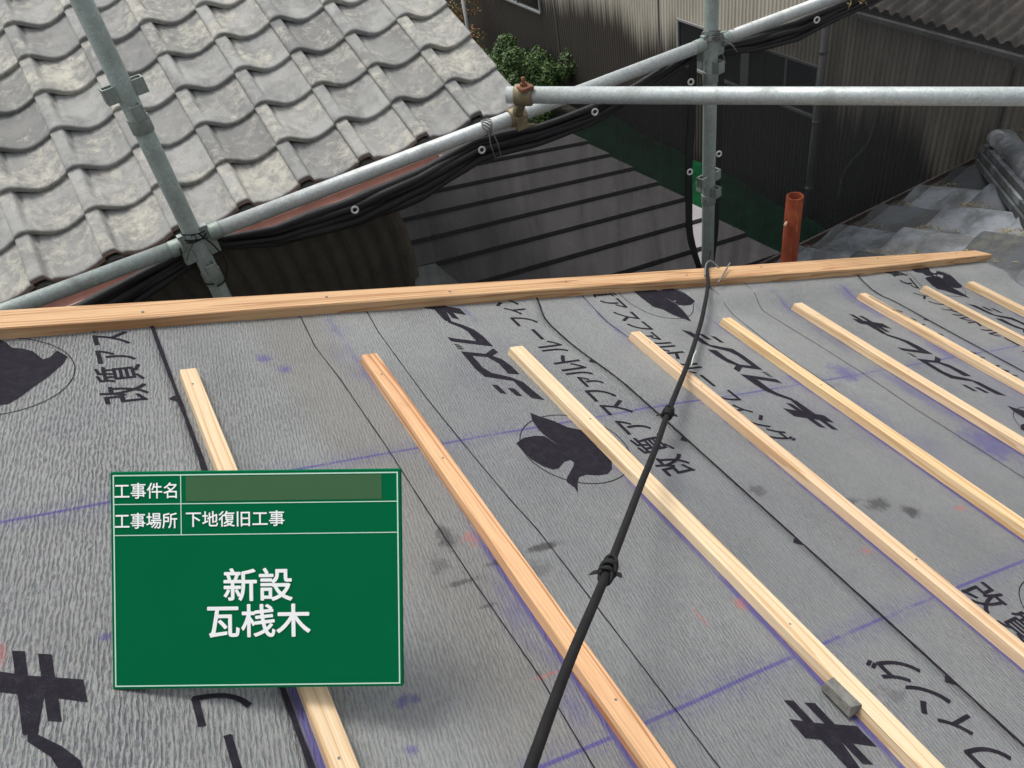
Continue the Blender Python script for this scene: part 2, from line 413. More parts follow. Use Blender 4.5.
M_PLY = mat_wood('deck_plywood', (.55, .42, .26), (.4, .26, .14), .5)
M_SLATE = mat_plain('weathered_corrugated_slate', (.46, .42, .38), .85, .6, 6, 0, .4, .01)
M_FRAME = mat_plain('aluminium_frame', (.42, .43, .43), .45, .2, 30, .4)
M_GLASS = mat_plain('dark_window_glass', (.012, .016, .018), .08, .1, 2, 0, .0, .001, .6)
M_PVC = mat_plain('grey_downpipe', (.36, .36, .36), .5, .3, 9)
M_GREEN = mat_plain('green_plastic_net', (.001, .055, .016), .8, .9, 5, 0, .6, .02, .1)
M_LEAFA = mat_leaf('leaf_green', (.022, .055, .012), (.11, .19, .04)); M_LEAFB = mat_leaf('leaf_orange', (.10, .12, .03), (.32, .13, .04))
M_BARK = mat_plain('bark', (.12, .09, .06), .9, .5, 30)
M_GROUND = mat_ground()
M_WIRE = mat_plain('dull_wire', (.20, .20, .19), .5, .3, 60, .3); M_STRING = mat_plain('pale_string', (.62, .62, .58), .8, .2, 80)
M_FLASH = mat_plain('light_grey_flashing', (.66, .70, .67), .5, .3, 10)
M_BLOCK = mat_plain('weathered_wood_scrap', (.22, .215, .19), .9, .6, 50, 0, .6, .003)
M_BOARD = mat_plain('green_board_face', (.001, .128, .047), .95, .04, 6, 0, .03, .0005, .05)
M_BOARD_E = mat_plain('green_board_edge', (.004, .06, .03), .5, .1, 6)
M_TAPE = mat_plain('olive_tape', hexc(56, 96, 58), .6, .05, 8, 0, .05)
M_CHALK = mat_plain('white_lettering', (.93, .95, .92), .7, .03, 40, 0, .05)
M_CHALKG = mat_plain('pale_green_rule', (.55, .78, .62), .7, .03, 40, 0, .05)
M_MOSS = mat_plain('dry_moss', (.20, .18, .10), .95, .6, 60, 0, .8, .006)
M_DIRTEND = mat_plain('mortar_packing', (.10, .098, .09), .9, .4, 30)

# ------------------------------------------------------------------ text and outline helpers
def text_shape(txt, size=1.0, offset=0.0):
    cu = bpy.data.curves.new('t', 'FONT'); cu.body = txt; cu.size = size; cu.fill_mode = 'BOTH'; cu.offset = offset; cu.resolution_u = 4
    cu.align_x = 'LEFT'
    ob = bpy.data.objects.new('t', cu); COL.objects.link(ob)
    bpy.context.view_layer.update()
    dg = bpy.context.evaluated_depsgraph_get()
    me = bpy.data.meshes.new_from_object(ob.evaluated_get(dg))
    vs = [(v.co.x, v.co.y) for v in me.vertices]; fs = [tuple(p.vertices) for p in me.polygons]
    bpy.data.objects.remove(ob); bpy.data.curves.remove(cu); bpy.data.meshes.remove(me)
    if not vs: return [], [], (0, 0, 1, 1)
    xs = [v[0] for v in vs]; ys = [v[1] for v in vs]
    return vs, fs, (min(xs), min(ys), max(xs), max(ys))
_tc = {}
def tshape(t, off=0.0):
    if (t, off) not in _tc: _tc[(t, off)] = text_shape(t, 1.0, off)
    return _tc[(t, off)]
def subdivided(vs, fs, maxlen):
    """triangulate a 2D outline mesh and split long edges so that it can follow the felt"""
    bm = bmesh.new(); bv = [bm.verts.new((x, y, 0)) for x, y in vs]
    for f in fs:
        try: bm.faces.new([bv[i] for i in f])
        except ValueError: pass
    bmesh.ops.triangulate(bm, faces=bm.faces[:])
    for _ in range(6):
        e = [q for q in bm.edges if q.calc_length() > maxlen]
        if not e: break
        bmesh.ops.subdivide_edges(bm, edges=e, cuts=1)
        bmesh.ops.triangulate(bm, faces=[f for f in bm.faces if len(f.verts) > 3])
    for f in bm.faces:
        f.normal_update()
        if f.normal.z < 0: f.normal_flip()
    bm.verts.index_update()
    r = [(v.co.x, v.co.y) for v in bm.verts], [tuple(v.index for v in f.verts) for f in bm.faces]
    bm.free(); return r
PRINT_Z = .0007
def on_sheet(mb, vs, fs, xf, dz, maxlen=.05):
    vs = [xf(x, y) for x, y in vs]
    vs, fs = subdivided(vs, fs, maxlen)
    ids = [mb.vert((x, y, felt_h(x, y) + dz)) for x, y in vs]
    for f in fs: mb.face(*[ids[i] for i in f])

# ------------------------------------------------------------------ FELT ROOF
roof_body = thing('house', W(.3, -1.5, -6), 'house under repair carrying the grey felted roof and a tiled lower roof', 'house')
b = MB(); b.box((-1.6, -4.2, -.045), (2.70, 1.345, -.028)); b.build('roof_deck', M_PLY, roof_body, frame=MR)
b = MB(); b.box((-1.58, -4.2, -.16), (-1.5, 1.34, -.047)); b.box((2.62, -4.2, -.16), (2.68, 1.34, -.047))
for k in range(10): b.box((-1.5, 1.28-.56*k, -.16), (2.62, 1.325-.56*k, -.047))
b.build('rafter_frame', M_PLY, roof_body, frame=MR)
b = MB(); b.poly([W(-1.2, 1.2, -6), W(2.3, 1.2, -6), W(2.3, 1.2, -1.83), W(-1.2, 1.2, -.45)]); b.poly([W(2.3, -4, -6), W(2.3, 1.2, -6), W(2.3, 1.2, -1.83), W(2.3, -4, -1.83)])
b.poly([W(-1.2, -4, -6), W(2.3, -4, -6), W(2.3, -4, -1.83), W(-1.2, -4, -.45)]); b.poly([W(-1.2, -4, -6), W(-1.2, 1.2, -6), W(-1.2, 1.2, -.45), W(-1.2, -4, -.45)])
b.build('wall', M_WALLP, roof_body)

laps = [(-1.6, .186), (.160, .963), (.905, 2.058), (1.99, 2.752)]
flab = ['uppermost felt strip at far left with the cut off emblem', 'second felt strip from the left, the one with the whole round emblem',
        'third felt strip, right of the heavy lap, printed in both directions', 'lowest felt strip along the eave at far right']
LAPW = {'lap1': (1, .0055), 'lap2': (2, .0026), 'lap3': (3, .0034)}
sheets = []
def lapx(i, y):     # lower edge of sheet i wanders a little
    base = {0: .184, 1: .956, 2: .0, 3: .0}.get(i)
    if i == 0: return .184 + .006*noise.noise(Vector((y*1.5, 2, 2)))
    if i == 1: return .957 + .008*noise.noise(Vector((y*1.2, 7, 2))) - .02*sstep(.95, 1.15, y) + .045*sstep(1.2, 1.36, y)
    if i == 2: return 2.057 + .006*noise.noise(Vector((y*1.8, 4, 2))) - .03*sstep(1.15, 1.25, y) + .05*sstep(1.26, 1.33, y)
    return 2.752 - .07*(1-sstep(.9, 1.34, y))
for i, (xa, xb) in enumerate(laps):
    b = MB(); lift = (3 - i) * .0012
    ya, yb = -4.0, 1.352; nx = int((xb-xa)/.022); ny = 150
    ys = [ya + (yb-ya)*(1-(1-j/ny)**1.0) for j in range(ny+1)]
    ys = sorted(set([round(ya+(.0-ya)*j/40, 4) for j in range(41)] + [round(0+(yb)*j/72, 4) for j in range(73)]))
    ny = len(ys)-1
    def fn(u, v):
        y = ys[v]; xe = lapx(i, y); x = xa + (xe-xa)*u/nx
        edge = max(0, 1-(xe-x)/.03)
        return (x, y, felt_h(x, y)+lift+.0012*edge)
    ids = b.grid(fn, nx, ny)
    # the sheet's own thickness at the lower lap, the verge and the ridge end
    for j in range(ny):
        a, c = ids[j][nx], ids[j+1][nx]
        d = [b.vert(b.v[q] - Vector((0, 0, .003))) for q in (a, c)]
        b.face(a, d[0], d[1], c)
    for k in range(nx):
        a, c = ids[ny][k], ids[ny][k+1]; d = [b.vert(b.v[q] - Vector((0, 0, .01))) for q in (a, c)]; b.face(a, c, d[1], d[0])
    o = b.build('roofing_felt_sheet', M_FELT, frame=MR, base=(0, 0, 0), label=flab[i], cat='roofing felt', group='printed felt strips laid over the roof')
    sheets.append((o, lift))
def sheet_at(x):
    for i, (xa, xb) in enumerate(laps):
        if x < lapx(i, .8): return i
    return 3

def strip(pts, w, name, sheet, n=8, tabs=()):
    b = MB(); P = []
    for a, c in zip(pts, pts[1:]):
        k = max(1, int((Vector(c)-Vector(a)).length/.03))
        for q in range(k): P.append((a[0]+(c[0]-a[0])*q/k, a[1]+(c[1]-a[1])*q/k))
    P.append(pts[-1]); prev = None; dz = sheets[sheet][1] + PRINT_Z + (.0014 if name == 'lap_line' else 0)
    for k, (x, y) in enumerate(P):
        ww = w*(.75+.5*noise.noise(Vector((x*40, y*40, 3)))+.25)
        a = b.vert((x-ww/2, y, felt_h(x-ww/2, y)+dz)); c = b.vert((x+ww/2, y, felt_h(x+ww/2, y)+dz))
        if prev: b.face(prev[0], a, c, prev[1])
        prev = (a, c)
    for y, s_ in tabs:
        x = min(P, key=lambda q: abs(q[1]-y))[0]
        i = [b.vert((xx, yy, felt_h(xx, yy)+dz)) for xx, yy in ((x-w/2, y+.007*s_), (x-w/2-.011*s_, y), (x-w/2, y-.010*s_))]; b.face(*i)
    return b.build(name, M_INK, sheets[sheet][0], frame=MR)
def ext(pts, y0): return pts + [(pts[-1][0], y0)]
strip([(lapx(0, y)-.003, y) for y in [1.349-.03*k for k in range(68)]], .0062, 'lap_line', 0, tabs=((1.10, 1),))
strip([(lapx(1, y)-.0022, y) for y in [1.349-.03*k for k in range(68)]], .0036, 'lap_line', 1, tabs=((1.054, 1), (.785, 1), (.517, 1), (.25, 1)))
strip([(lapx(2, y)-.003, y) for y in [1.349-.03*k for k in range(68)]], .0050, 'lap_line', 2, tabs=((1.06, 1),))
strip([(.5716, 1.349), (.5716, 1.315), (.5649, 1.2394), (.5631, 1.1095), (.5616, 1.0067), (.566, .844), (.5701, .7377), (.5758, .6653), (.5747, .3117), (.57, -1)], .0018, 'guide_line', 1)
strip([(.43, 1.349), (.4394, 1.3187), (.4323, 1.2126), (.4402, 1.1019), (.4444, .9056), (.4434, .7768), (.4446, .6117), (.4501, .4496), (.4453, .3334), (.44, -1)], .0018, 'guide_line', 1)
strip([(1.10, 1.349), (1.0894, 1.3131), (1.0773, 1.1975), (1.0866, 1.1172), (1.09, 1.0)], .0022, 'guide_line', 2)
strip([(1.50, 1.349), (1.4768, 1.3022), (1.4528, 1.1873), (1.4365, 1.0121), (1.4403, .8668), (1.4242, .7524), (1.4113, .555), (1.41, -1)], .0017, 'guide_line', 2)
strip([(1.63, 1.349), (1.6073, 1.313), (1.5582, 1.1875), (1.5711, 1.0323), (1.5745, .8922), (1.5671, .7427), (1.5703, .6085), (1.57, -1)], .0017, 'guide_line', 2)

LOGO = [[(0.0, -0.0), (-0.0038, -0.0099), (-0.0331, -0.0129), (-0.0283, -0.0024)], [(-0.0166, -0.0236), (-0.0219, -0.0357), (-0.0475, -0.0374), (-0.0422, -0.0271)],
 [(0.1193, 0.003), (0.0989, -0.0437), (0.0761, -0.0628), (0.0483, -0.0693), (0.0197, -0.0702), (0.0269, -0.0495), (0.0631, -0.0494), (0.0892, -0.0386), (0.1001, -0.0118), (0.0556, -0.0117), (0.0361, -0.0194), (0.0148, -0.0473), (-0.0062, -0.0629), (-0.0364, -0.0667), (-0.0685, -0.0717), (-0.0566, -0.0516), (-0.032, -0.048), (0.0025, -0.0465), (0.0279, -0.0001), (0.0592, 0.0046)],
 [(0.0998, -0.0395), (0.1163, -0.0657), (0.1019, -0.069), (0.0898, -0.0483)], [(0.1485, 0.004), (0.1422, -0.0053), (0.1388, -0.0058), (0.1439, 0.0032)], [(0.1407, 0.0038), (0.1352, -0.0071), (0.1319, -0.0073), (0.1361, 0.003)], [(0.133, 0.0039), (0.1282, -0.0066), (0.1249, -0.0068), (0.1285, 0.003)],
 [(0.1751, 0.0051), (0.1672, -0.0066), (0.1482, -0.0459), (0.1886, -0.0457), (0.2043, -0.0407), (0.2283, -0.0235), (0.2614, -0.0258), (0.2954, -0.0293), (0.29, -0.0432), (0.2328, -0.0321), (0.2114, -0.0507), (0.1913, -0.0633), (0.1639, -0.0685), (0.1239, -0.0698), (0.1362, -0.0413), (0.158, 0.004)],
 [(0.3216, -0.0026), (0.3059, -0.028), (0.2818, -0.0754), (0.2528, -0.0763), (0.2739, -0.0413), (0.2958, -0.0017)], [(0.3432, -0.0162), (0.3381, -0.0276), (0.3051, -0.0284), (0.2378, -0.0282), (0.236, -0.0219), (0.2383, -0.02), (0.2883, -0.0184)], [(0.3306, -0.0385), (0.3249, -0.0506), (0.239, -0.0526), (0.2447, -0.0413)]]
EMB = [(-0.0232, 0.1092), (-0.0158, 0.0982), (0.0059, 0.0747), (0.0187, 0.0537), (0.0397, 0.0393), (0.0442, -0.0019), (0.0419, -0.0451), (0.0269, -0.0671), (0.0122, -0.0757), (-0.0058, -0.0739), (-0.0237, -0.0666), (-0.0381, -0.0684), (-0.0494, -0.0799), (-0.0632, -0.1022), (-0.0607, -0.0886), (-0.065, -0.0728), (-0.0591, -0.0647), (-0.0321, -0.0423), (-0.0254, -0.0338), (-0.0274, -0.0264), (-0.0394, -0.0272), (-0.0586, -0.0397), (-0.0699, -0.04), (-0.0809, -0.0282), (-0.0904, -0.0074), (-0.0929, 0.0196), (-0.0933, 0.0369), (-0.0733, 0.0469), (-0.0503, 0.0473), (-0.0359, 0.0423), (-0.0178, -0.0057), (-0.0324, 0.0386), (-0.0354, 0.0592), (-0.0321, 0.0875)]
E1C = (-.0575, 1.225, .110)
E1P = [(0.0139, 0.1032), (0.0225, 0.0908), (0.0296, 0.0736), (0.044, 0.068), (0.0569, 0.0565), (0.0688, 0.0293), (0.0781, 0.0324), (0.09, 0.0518), (0.1032, 0.0297), (0.0945, 0.0086), (0.0741, -0.0215), (0.0504, -0.0491), (0.0323, -0.072), (0.0172, -0.0859), (0.0071, -0.0855), (-0.0225, -0.075), (-0.0625, -0.025), (-0.0525, 0.055), (-0.0125, 0.1)]
CHARS = list(zip('改質アスファルトルーフィング', [0, .059, .115, .17, .216, .262, .303, .343, .391, .443, .501, .545, .590, .635]))
def logo(x0, y0, d, sh):
    b = MB()
    for poly in LOGO:
        on_sheet(b, poly, [tuple(range(len(poly)))], lambda u, v: (x0 - d*v, y0 + d*u), sheets[sh][1]+PRINT_Z)
    b.build('printed_logotype', M_INK, sheets[sh][0], frame=MR)
def emblem(x0, y0, d, sh, r=.093, outline=None):
    b = MB(); dz = sheets[sh][1]+PRINT_Z; EM_ = outline or EMB
    on_sheet(b, EM_, [tuple(range(len(EM_)))], lambda u, v: (x0 + d*u, y0 + d*v), dz)
    b.build('printed_emblem', M_INK, sheets[sh][0], frame=MR)
    b = MB(); n = 64; prev = None; ids = []
    for k in range(n):
        t = 2*math.pi*k/n; c, s_ = math.cos(t), math.sin(t)
        ids.append((b.vert((x0+c*(r-.0007), y0+s_*(r-.0007), felt_h(x0+c*r, y0+s_*r)+dz)), b.vert((x0+c*(r+.0008), y0+s_*(r+.0008), felt_h(x0+c*r, y0+s_*r)+dz))))
    for k in range(n): a, c = ids[k], ids[(k+1) % n]; b.face(a[0], a[1], c[1], c[0])
    b.build('printed_ring', M_INK, sheets[sh][0], frame=MR)
def wording(x0, y0, d, sh, rng=range(14), size=.058):
    b = MB()
    for k in rng:
        ch, u0 = CHARS[k]; vs, fs, bb = tshape(ch)
        if not vs: continue
        cx, cy = (bb[0]+bb[2])/2, .36
        s_ = size*(1.0 if k < 2 else .95 if ch in 'ァィ' else 1.0)
        for q, (ox, oy) in enumerate(((0, 0), (.016, .008), (-.012, -.012))):
            on_sheet(b, [((x+ox-cx)*s_*.88, (y+oy-cy)*s_*1.25) for x, y in vs], fs, lambda u, v: (x0 - d*v, y0 + d*(u0 + u)), sheets[sh][1]+PRINT_Z+.00006*q, .08)
    b.build('printed_wording', M_INK, sheets[sh][0], frame=MR)
# row on the uppermost strip
logo(-.0725, 1.423, 1, 0) if False else None
logo(-.0725, .338, 1, 0); logo(-.0725, -.74, 1, 0)
emblem(E1C[0], E1C[1], 1, 0, E1C[2], E1P); emblem(E1C[0], E1C[1]-1.08, 1, 0, E1C[2], E1P)
wording(.112, 1.129, 1, 0, range(0, 5)); wording(.119, .0415, 1, 0)
# row on the second strip
logo(.695, 1.025, 1, 1); logo(.695, -.03, 1, 1)
emblem(.743, .819, 1, 1); emblem(.743, -.24, 1, 1)
wording(.884, .731, 1, 1, range(0, 14)); wording(.896, -.344, 1, 1)
# rows on the third strip
logo(1.3215, 1.075, -1, 2); logo(1.3215, .015, -1, 2)
emblem(1.285, 1.285, -1, 2); emblem(1.275, .232, -1, 2)
wording(1.149, 1.386, -1, 2); wording(1.160, .327, -1, 2)
logo(1.80, .786, 1, 2); emblem(1.85, .58, 1, 2); wording(1.985, .49, 1, 2)
emblem(1.85, 1.62, 1, 2) if False else None
# row on the lowest strip
logo(2.392, 1.04, -1, 3); emblem(2.35, 1.245, -1, 3); wording(2.212, 1.35, -1, 3)

# ------------------------------------------------------------------ BATTENS
TINT = {'A': (1, 1, .98), 'B': (1.0, .98, .94), 'C': (1.05, 1.07, 1.06), 'D': (1.0, .95, .92), 'E': (1.05, 1.0, .86), 'F': (1.04, 1.02, .98), 'G': (1.02, 1.0, .95), 'H': (.98, .96, .92), 'I': (1.04, 1.02, .95)}
BLAB = {'A': 'batten at far left running down behind the green sign board', 'B': 'orange grained batten just right of the green sign board',
 'C': 'pale batten crossing the round emblem, with the grey scrap of wood against it', 'D': 'batten crossed by the thin upper part of the black cable near its far end',
 'E': 'first batten lying wholly right of the black cable, its tone yellowish', 'F': 'second batten lying wholly right of the black cable', 'G': 'third batten wholly right of the cable, split at its far end',
 'H': 'thinnest batten of all, second from the eave at far right', 'I': 'shortest visible batten at far right, nearest the eave'}
def batten(k, x0, yend, w):
    t = .0149; b = MB(); n = 60; y0 = -1.7; rings = []
    for j in range(n+1):
        y = y0 + (yend-y0)*j/n
        dx = .0035*noise.noise(Vector((y*1.3, x0*9, 1))); dz = .0010*noise.noise(Vector((y*2, x0*5, 4))) - .011*sstep(.0, 1.1, y)*sstep(.95, 1.4, x0)
        e = .0007*noise.noise(Vector((y*30, x0, 9)))
        z0 = .0042; c = .0014
        P = [(x0+dx, z0-.0035+dz), (x0+w+dx, z0-.0035+dz), (x0+w+dx+e, z0+t-c+dz), (x0+w+dx-c, z0+t+dz), (x0+dx+c, z0+t+dz), (x0+dx+e, z0+t-c+dz)]
        yy = [y + (.003 if j == n and q in (0, 1) else 0) for q in range(6)]
        rings.append([b.vert((p[0], yy[q], p[1])) for q, p in enumerate(P)])
    for a, c in zip(rings, rings[1:]):
        for q in range(6): b.face(a[q], c[q], c[(q+1) % 6], a[(q+1) % 6])
    b.face(*rings[0]); b.face(*rings[-1][::-1])
    col = (*TINT[k], 1)
    o = b.build('roof_batten', M_WOOD_O if k == 'B' else M_WOOD, frame=MR, base=(x0, yend, 0), label=BLAB[k], cat='batten', group='wooden tile battens nailed across the felt', color=col)
    return o
bat = {}
for k, x0, ye, w in BD: bat[k] = batten(k, x0, ye, w)
def nail(o, x, y, z, frame=MR, r=.0016):
    b = MB(); b.tube([(x, y, z-.002), (x, y, z+.0006)], r, 8, sm=False); b.build('nail_head', M_WIRE, o, frame=frame)
for k, x0, ye, w in BD:
    for y in (.87, .42, 1.11):
        yy = y + .04*random.uniform(-1, 1)
        if yy < ye-.02: nail(bat[k], x0+w*random.uniform(.4, .6), yy, .0193-.011*sstep(.0, 1.1, yy)*sstep(.95, 1.4, x0))
# split in batten G, chip in batten E (dark slivers of torn wood)
b = MB(); z = .0191-.0105
b.poly([(1.943, 1.1765, z+.0005), (1.9465, 1.1765, z+.0005), (1.951, 1.08, z+.0005), (1.950, 1.02, z+.0005)]); b.build('split', mat_plain('dark_split_wood', (.13, .075, .035), .9), bat['G'], frame=MR)

# ------------------------------------------------------------------ VERGE BOARD
def lerp(x, P):
    for (a, u), (c, v) in zip(P, P[1:]):
        if x <= c: return u+(v-u)*max(0, x-a)/(c-a)
    return P[-1][1]
def verge():
    b = MB(); t = .0185; xs = [-1.4 + (2.775+1.4)*j/70 for j in range(71)]
    rings = []
    for j, x in enumerate(xs):
        ya = lerp(x, ((-1.5, 1.330), (.5, 1.327), (1.45, 1.315), (2.06, 1.302), (2.76, 1.330))); yb = lerp(x, ((-1.5, 1.392), (.0, 1.390), (.54, 1.380), (1.17, 1.371), (2.1, 1.374), (2.72, 1.368)))
        zb = .0055
        e = .0008*noise.noise(Vector((x*25, 1, 1)))
        xx = [x]*6
        if j == 70: xx = [x, x-.045, x-.045, x-.043, x-.002, x]
        P = [(ya, zb-.004), (yb, zb-.004), (yb, zb+t-.002), (yb-.002, zb+t), (ya+.002+e, zb+t), (ya+e, zb+t-.002)]
        rings.append([b.vert((xx[q], p[0], p[1])) for q, p in enumerate(P)])
    for a, c in zip(rings, rings[1:]):
        for q in range(6): b.face(a[q], a[(q+1) % 6], c[(q+1) % 6], c[q])
    b.face(*rings[0][::-1]); b.face(*rings[-1])
    return b.build('verge_board', M_VERGE, frame=MR, base=(.5, 1.38, 0), label='long reddish timber running down the slope along the far edge of the felt', cat='timber', color=(1, 1, 1, 1))
vb = verge()
for x in (.17, .50, .76, 1.06, 1.42, 1.7, 2.2, 2.6): nail(vb, x, 1.35+.012*random.uniform(-1, 1), .0246, r=.0026)

# scrap of wood against batten C
b = MB(); b.box((.764, .262, .007), (.786, .308, .021), taper=.0015)
for v in b.v: v += Vector((random.uniform(-.002, .002), random.uniform(-.003, .003), random.uniform(-.001, .002)))
b.build('wood_scrap', M_BLOCK, frame=MR, bevel=.001, label='small grey weathered scrap of wood lying against a pale batten', cat='scrap')

# ------------------------------------------------------------------ GREEN SIGN BOARD
ZB = .812
def board():
    c = [at(111, 472.5, ZB), at(399.5, 469, ZB), at(404, 686, ZB), at(112, 689.5, ZB)]    # TL TR BR BL (outer edge)
    ux = ((c[1]-c[0]) + (c[2]-c[3])).normalized(); w = ((c[1]-c[0]).length + (c[2]-c[3]).length)/2
    uy = ((c[0]-c[3]) + (c[1]-c[2])); h = uy.length/2; uy = (uy - ux*uy.dot(ux)).normalized(); uz = ux.cross(uy)
    o = (c[0]+c[1]+c[2]+c[3])/4 - ux*w/2 - uy*h/2
    FR = Matrix((ux, uy, uz)).transposed().to_4x4(); FR.translation = o
    return FR, w, h
FB, BW, BH = board()
sign = thing('sign_board', (BW/2, 0, -.004), 'green construction notice board with white Japanese writing standing on the roof', 'sign board', frame=FB)
b = MB(); b.box((0, 0, -.008), (BW, BH, 0)); b.build('panel', [M_BOARD], sign, frame=FB, bevel=.0006)
def rect(b, x0, y0, x1, y1, z): b.poly([(x0, y0, z), (x1, y0, z), (x1, y1, z), (x0, y1, z)])
K = BW/290.
def bx(px): return (px-111.7)*K
def by(py): return BH - (py-470.8)*K
b = MB(); z = .0004; lw = 1.3*K; m_ = 2.6*K
yl1, yl2 = BH-32.5*K, BH-63.5*K; xv = 70*K
rect(b, m_, m_, BW-m_, m_+lw, z); rect(b, m_, BH-m_-lw, BW-m_, BH-m_, z); rect(b, m_, m_+lw, m_+lw, BH-m_-lw, z); rect(b, BW-m_-lw, m_+lw, BW-m_, BH-m_-lw, z)
rect(b, m_+lw, yl1, BW-m_-lw, yl1+lw*.7, z); rect(b, m_+lw, yl2, BW-m_-lw, yl2+lw*.7, z); rect(b, xv, yl2+lw*.7, xv+lw*.7, yl1, z); rect(b, xv, yl1+lw*.7, xv+lw*.7, BH-m_-lw, z)
b.build('ruled_lines', M_CHALKG, sign, frame=FB)
b = MB(); rect(b, 75.5*K, BH-29.5*K, 271*K, BH-4.8*K, .0003); b.build('cover_tape', M_TAPE, sign, frame=FB)
def board_text(txt, x0, x1, yc, hgt, off, name):
    vs, fs, bb = tshape(txt)
    sx = (x1-x0)/(bb[2]-bb[0]); sy = hgt/(bb[3]-bb[1]); b = MB()
    for q in range(8):
        ox, oy = off*math.cos(q*math.pi/4), off*math.sin(q*math.pi/4)
        ids = [b.vert((x0+(x+ox-bb[0])*sx, yc-hgt/2+(y+oy-bb[1])*sy, .0006+.00002*q)) for x, y in vs]
        for f in fs: b.face(*[ids[i] for i in f])
    b.build(name, M_CHALK, sign, frame=FB)
board_text('工事件名', 4.5*K, 66.5*K, BH-18.5*K, 15.6*K, .011, 'lettering')
board_text('工事場所', 4.5*K, 66.5*K, BH-48.5*K, 15.6*K, .011, 'lettering')
board_text('下地復旧工事', 75.5*K, 173.5*K, BH-47.5*K, 15.4*K, .011, 'lettering')
board_text('新設', 112.5*K, 180.5*K, BH-113.5*K, 32*K, .017, 'lettering')
board_text('瓦桟木', 96*K, 198*K, BH-149.5*K, 32*K, .017, 'lettering')
# rear prop: two struts from the back of the panel down to the felt
b = MB(); q = MR.inverted()
for fx in (.25, .75):
    a = FB @ Vector((BW*fx, BH*.70, -.010)); r_ = q @ a; foot = MR @ Vector((r_.x+.01, r_.y+.10, .010)); b.tube([a, foot], .0035, 8)
b.build('rear_prop', M_BOARD_E, sign)

# ------------------------------------------------------------------ CABLE
cp = [(700, 262, None, .0), (707, 268, None, .0), (708, 285, None, 0), (702, 318, None, .0), (694, 345, 0, 0), (686, 368, 0, 0), (668, 413, 0, 0), (655, 450, 0, 0), (640, 487, 0, 0), (608, 570, 0, 0), (570, 660, 0, 0), (531, 766, 0, 0), (492, 880, 0, 0)]
def felt_depth(px, py):
    v = ray(px, py); return -H/v.dot(NR)*F
cable_pts = []
lift = [(262, .955), (268, .953), (285, .965), (318, .975), (345, .97), (368, .955), (413, .93), (450, .90), (487, .87), (570, .81), (660, .76), (766, .72), (880, .69)]
for (px, py, _, _), (_, k) in zip(cp, lift): cable_pts.append(at(px, py, felt_depth(px, py)*k))
cable_pts[0] = MR @ Vector((*on_felt(706, 263), .034))
def smooth_path(P, n=8):
    out = []
    for i in range(len(P)-1):
        p0, p1, p2, p3 = P[max(i-1, 0)], P[i], P[i+1], P[min(i+2, len(P)-1)]
        for j in range(n):
            t = j/n; out.append(.5*((2*p1)+(p2-p0)*t+(2*p0-5*p1+4*p2-p3)*t*t+(3*p1-p0-3*p2+p3)*t**3))
    out.append(P[-1]); return out
cb = thing('power_cable', cable_pts[1], 'thick black cable hanging from the scaffold pole across the battens to the bottom edge', 'cable')
sp = smooth_path(cable_pts, 10); b = MB(); n = len(sp)
b.tube(sp, .006, 14, radii=[.0036+.0014*min(1, k/30) for k in range(n)]); b.build('cable_sheath', M_BLACK, cb)
def lump(c, d, r, L, name, mat, parent):
    b = MB(); d = d.normalized(); P = [c + d*L*(k/8-.5) for k in range(9)]
    b.tube(P, r, 12, radii=[r*(.62+.42*math.sin(math.pi*k/8))*random.uniform(.88, 1.1) for k in range(9)]); return b.build(name, mat, parent)
for (kx, ky) in ((668, 413), (608, 570)):
    i = min(range(n), key=lambda q_: (sp[q_]-at(kx, ky, felt_depth(kx, ky)*(.93 if ky < 500 else .81))).length)
    d = (sp[i+1]-sp[i-1]).normalized(); side = d.cross(Vector((0, 0, 1))).normalized(); up_ = side.cross(d); b = MB()
    for k in range(7):      # turns of tape, each crooked
        c = sp[i]+d*((k-3)*.0046+random.uniform(-.001, .001)); tl = random.uniform(-1.3, 1.3); rr = .0062+.0018*math.sin(math.pi*(k+1)/8)*random.uniform(.7, 1.3)
        P = [c+(side*math.cos(t)+up_*math.sin(t))*rr+d*tl*.006*math.sin(t) for t in [2*math.pi*q_/14 for q_ in range(15)]]
        b.tube(P, .0024, 6)
    b.build('tape_knot', M_BLACK, cb)
    b = MB(); q0 = sp[i]+side*.006; b.poly([q0, q0+d*.010, q0+d*.012+side*.013-up_*.003, q0+side*.010-up_*.004]); b.poly([q0-side*.014, q0-side*.013+d*.008, q0-side*.024+d*.012, q0-side*.021+d*.002]); b.build('tape_tail', M_BLACK, cb, solid=.0008)
b = MB(); b.tube([sp[i_]+Vector((.006, -.004, .003*math.sin(i_))) for i_ in range(42, 50)], .0012, 6); b.build('white_string', M_STRING, cb)
# hook of bent wire lying over the verge board
b = MB()
for HP in (((705, 276, .957), (706, 265, .950), (710, 261, .944), (715, 264, .950), (719, 268, .958)), ((730, 263, .946), (727, 268, .955), (723, 275, .960), (718, 283, .972))):
    b.tube(smooth_path([at(px, py, felt_depth(px, py)*k) for px, py, k in HP], 5), .0022, 8)
b.build('wire_hook', M_WIRE, label='short bent grey wire hooked over the timber beside the cable', cat='wire')

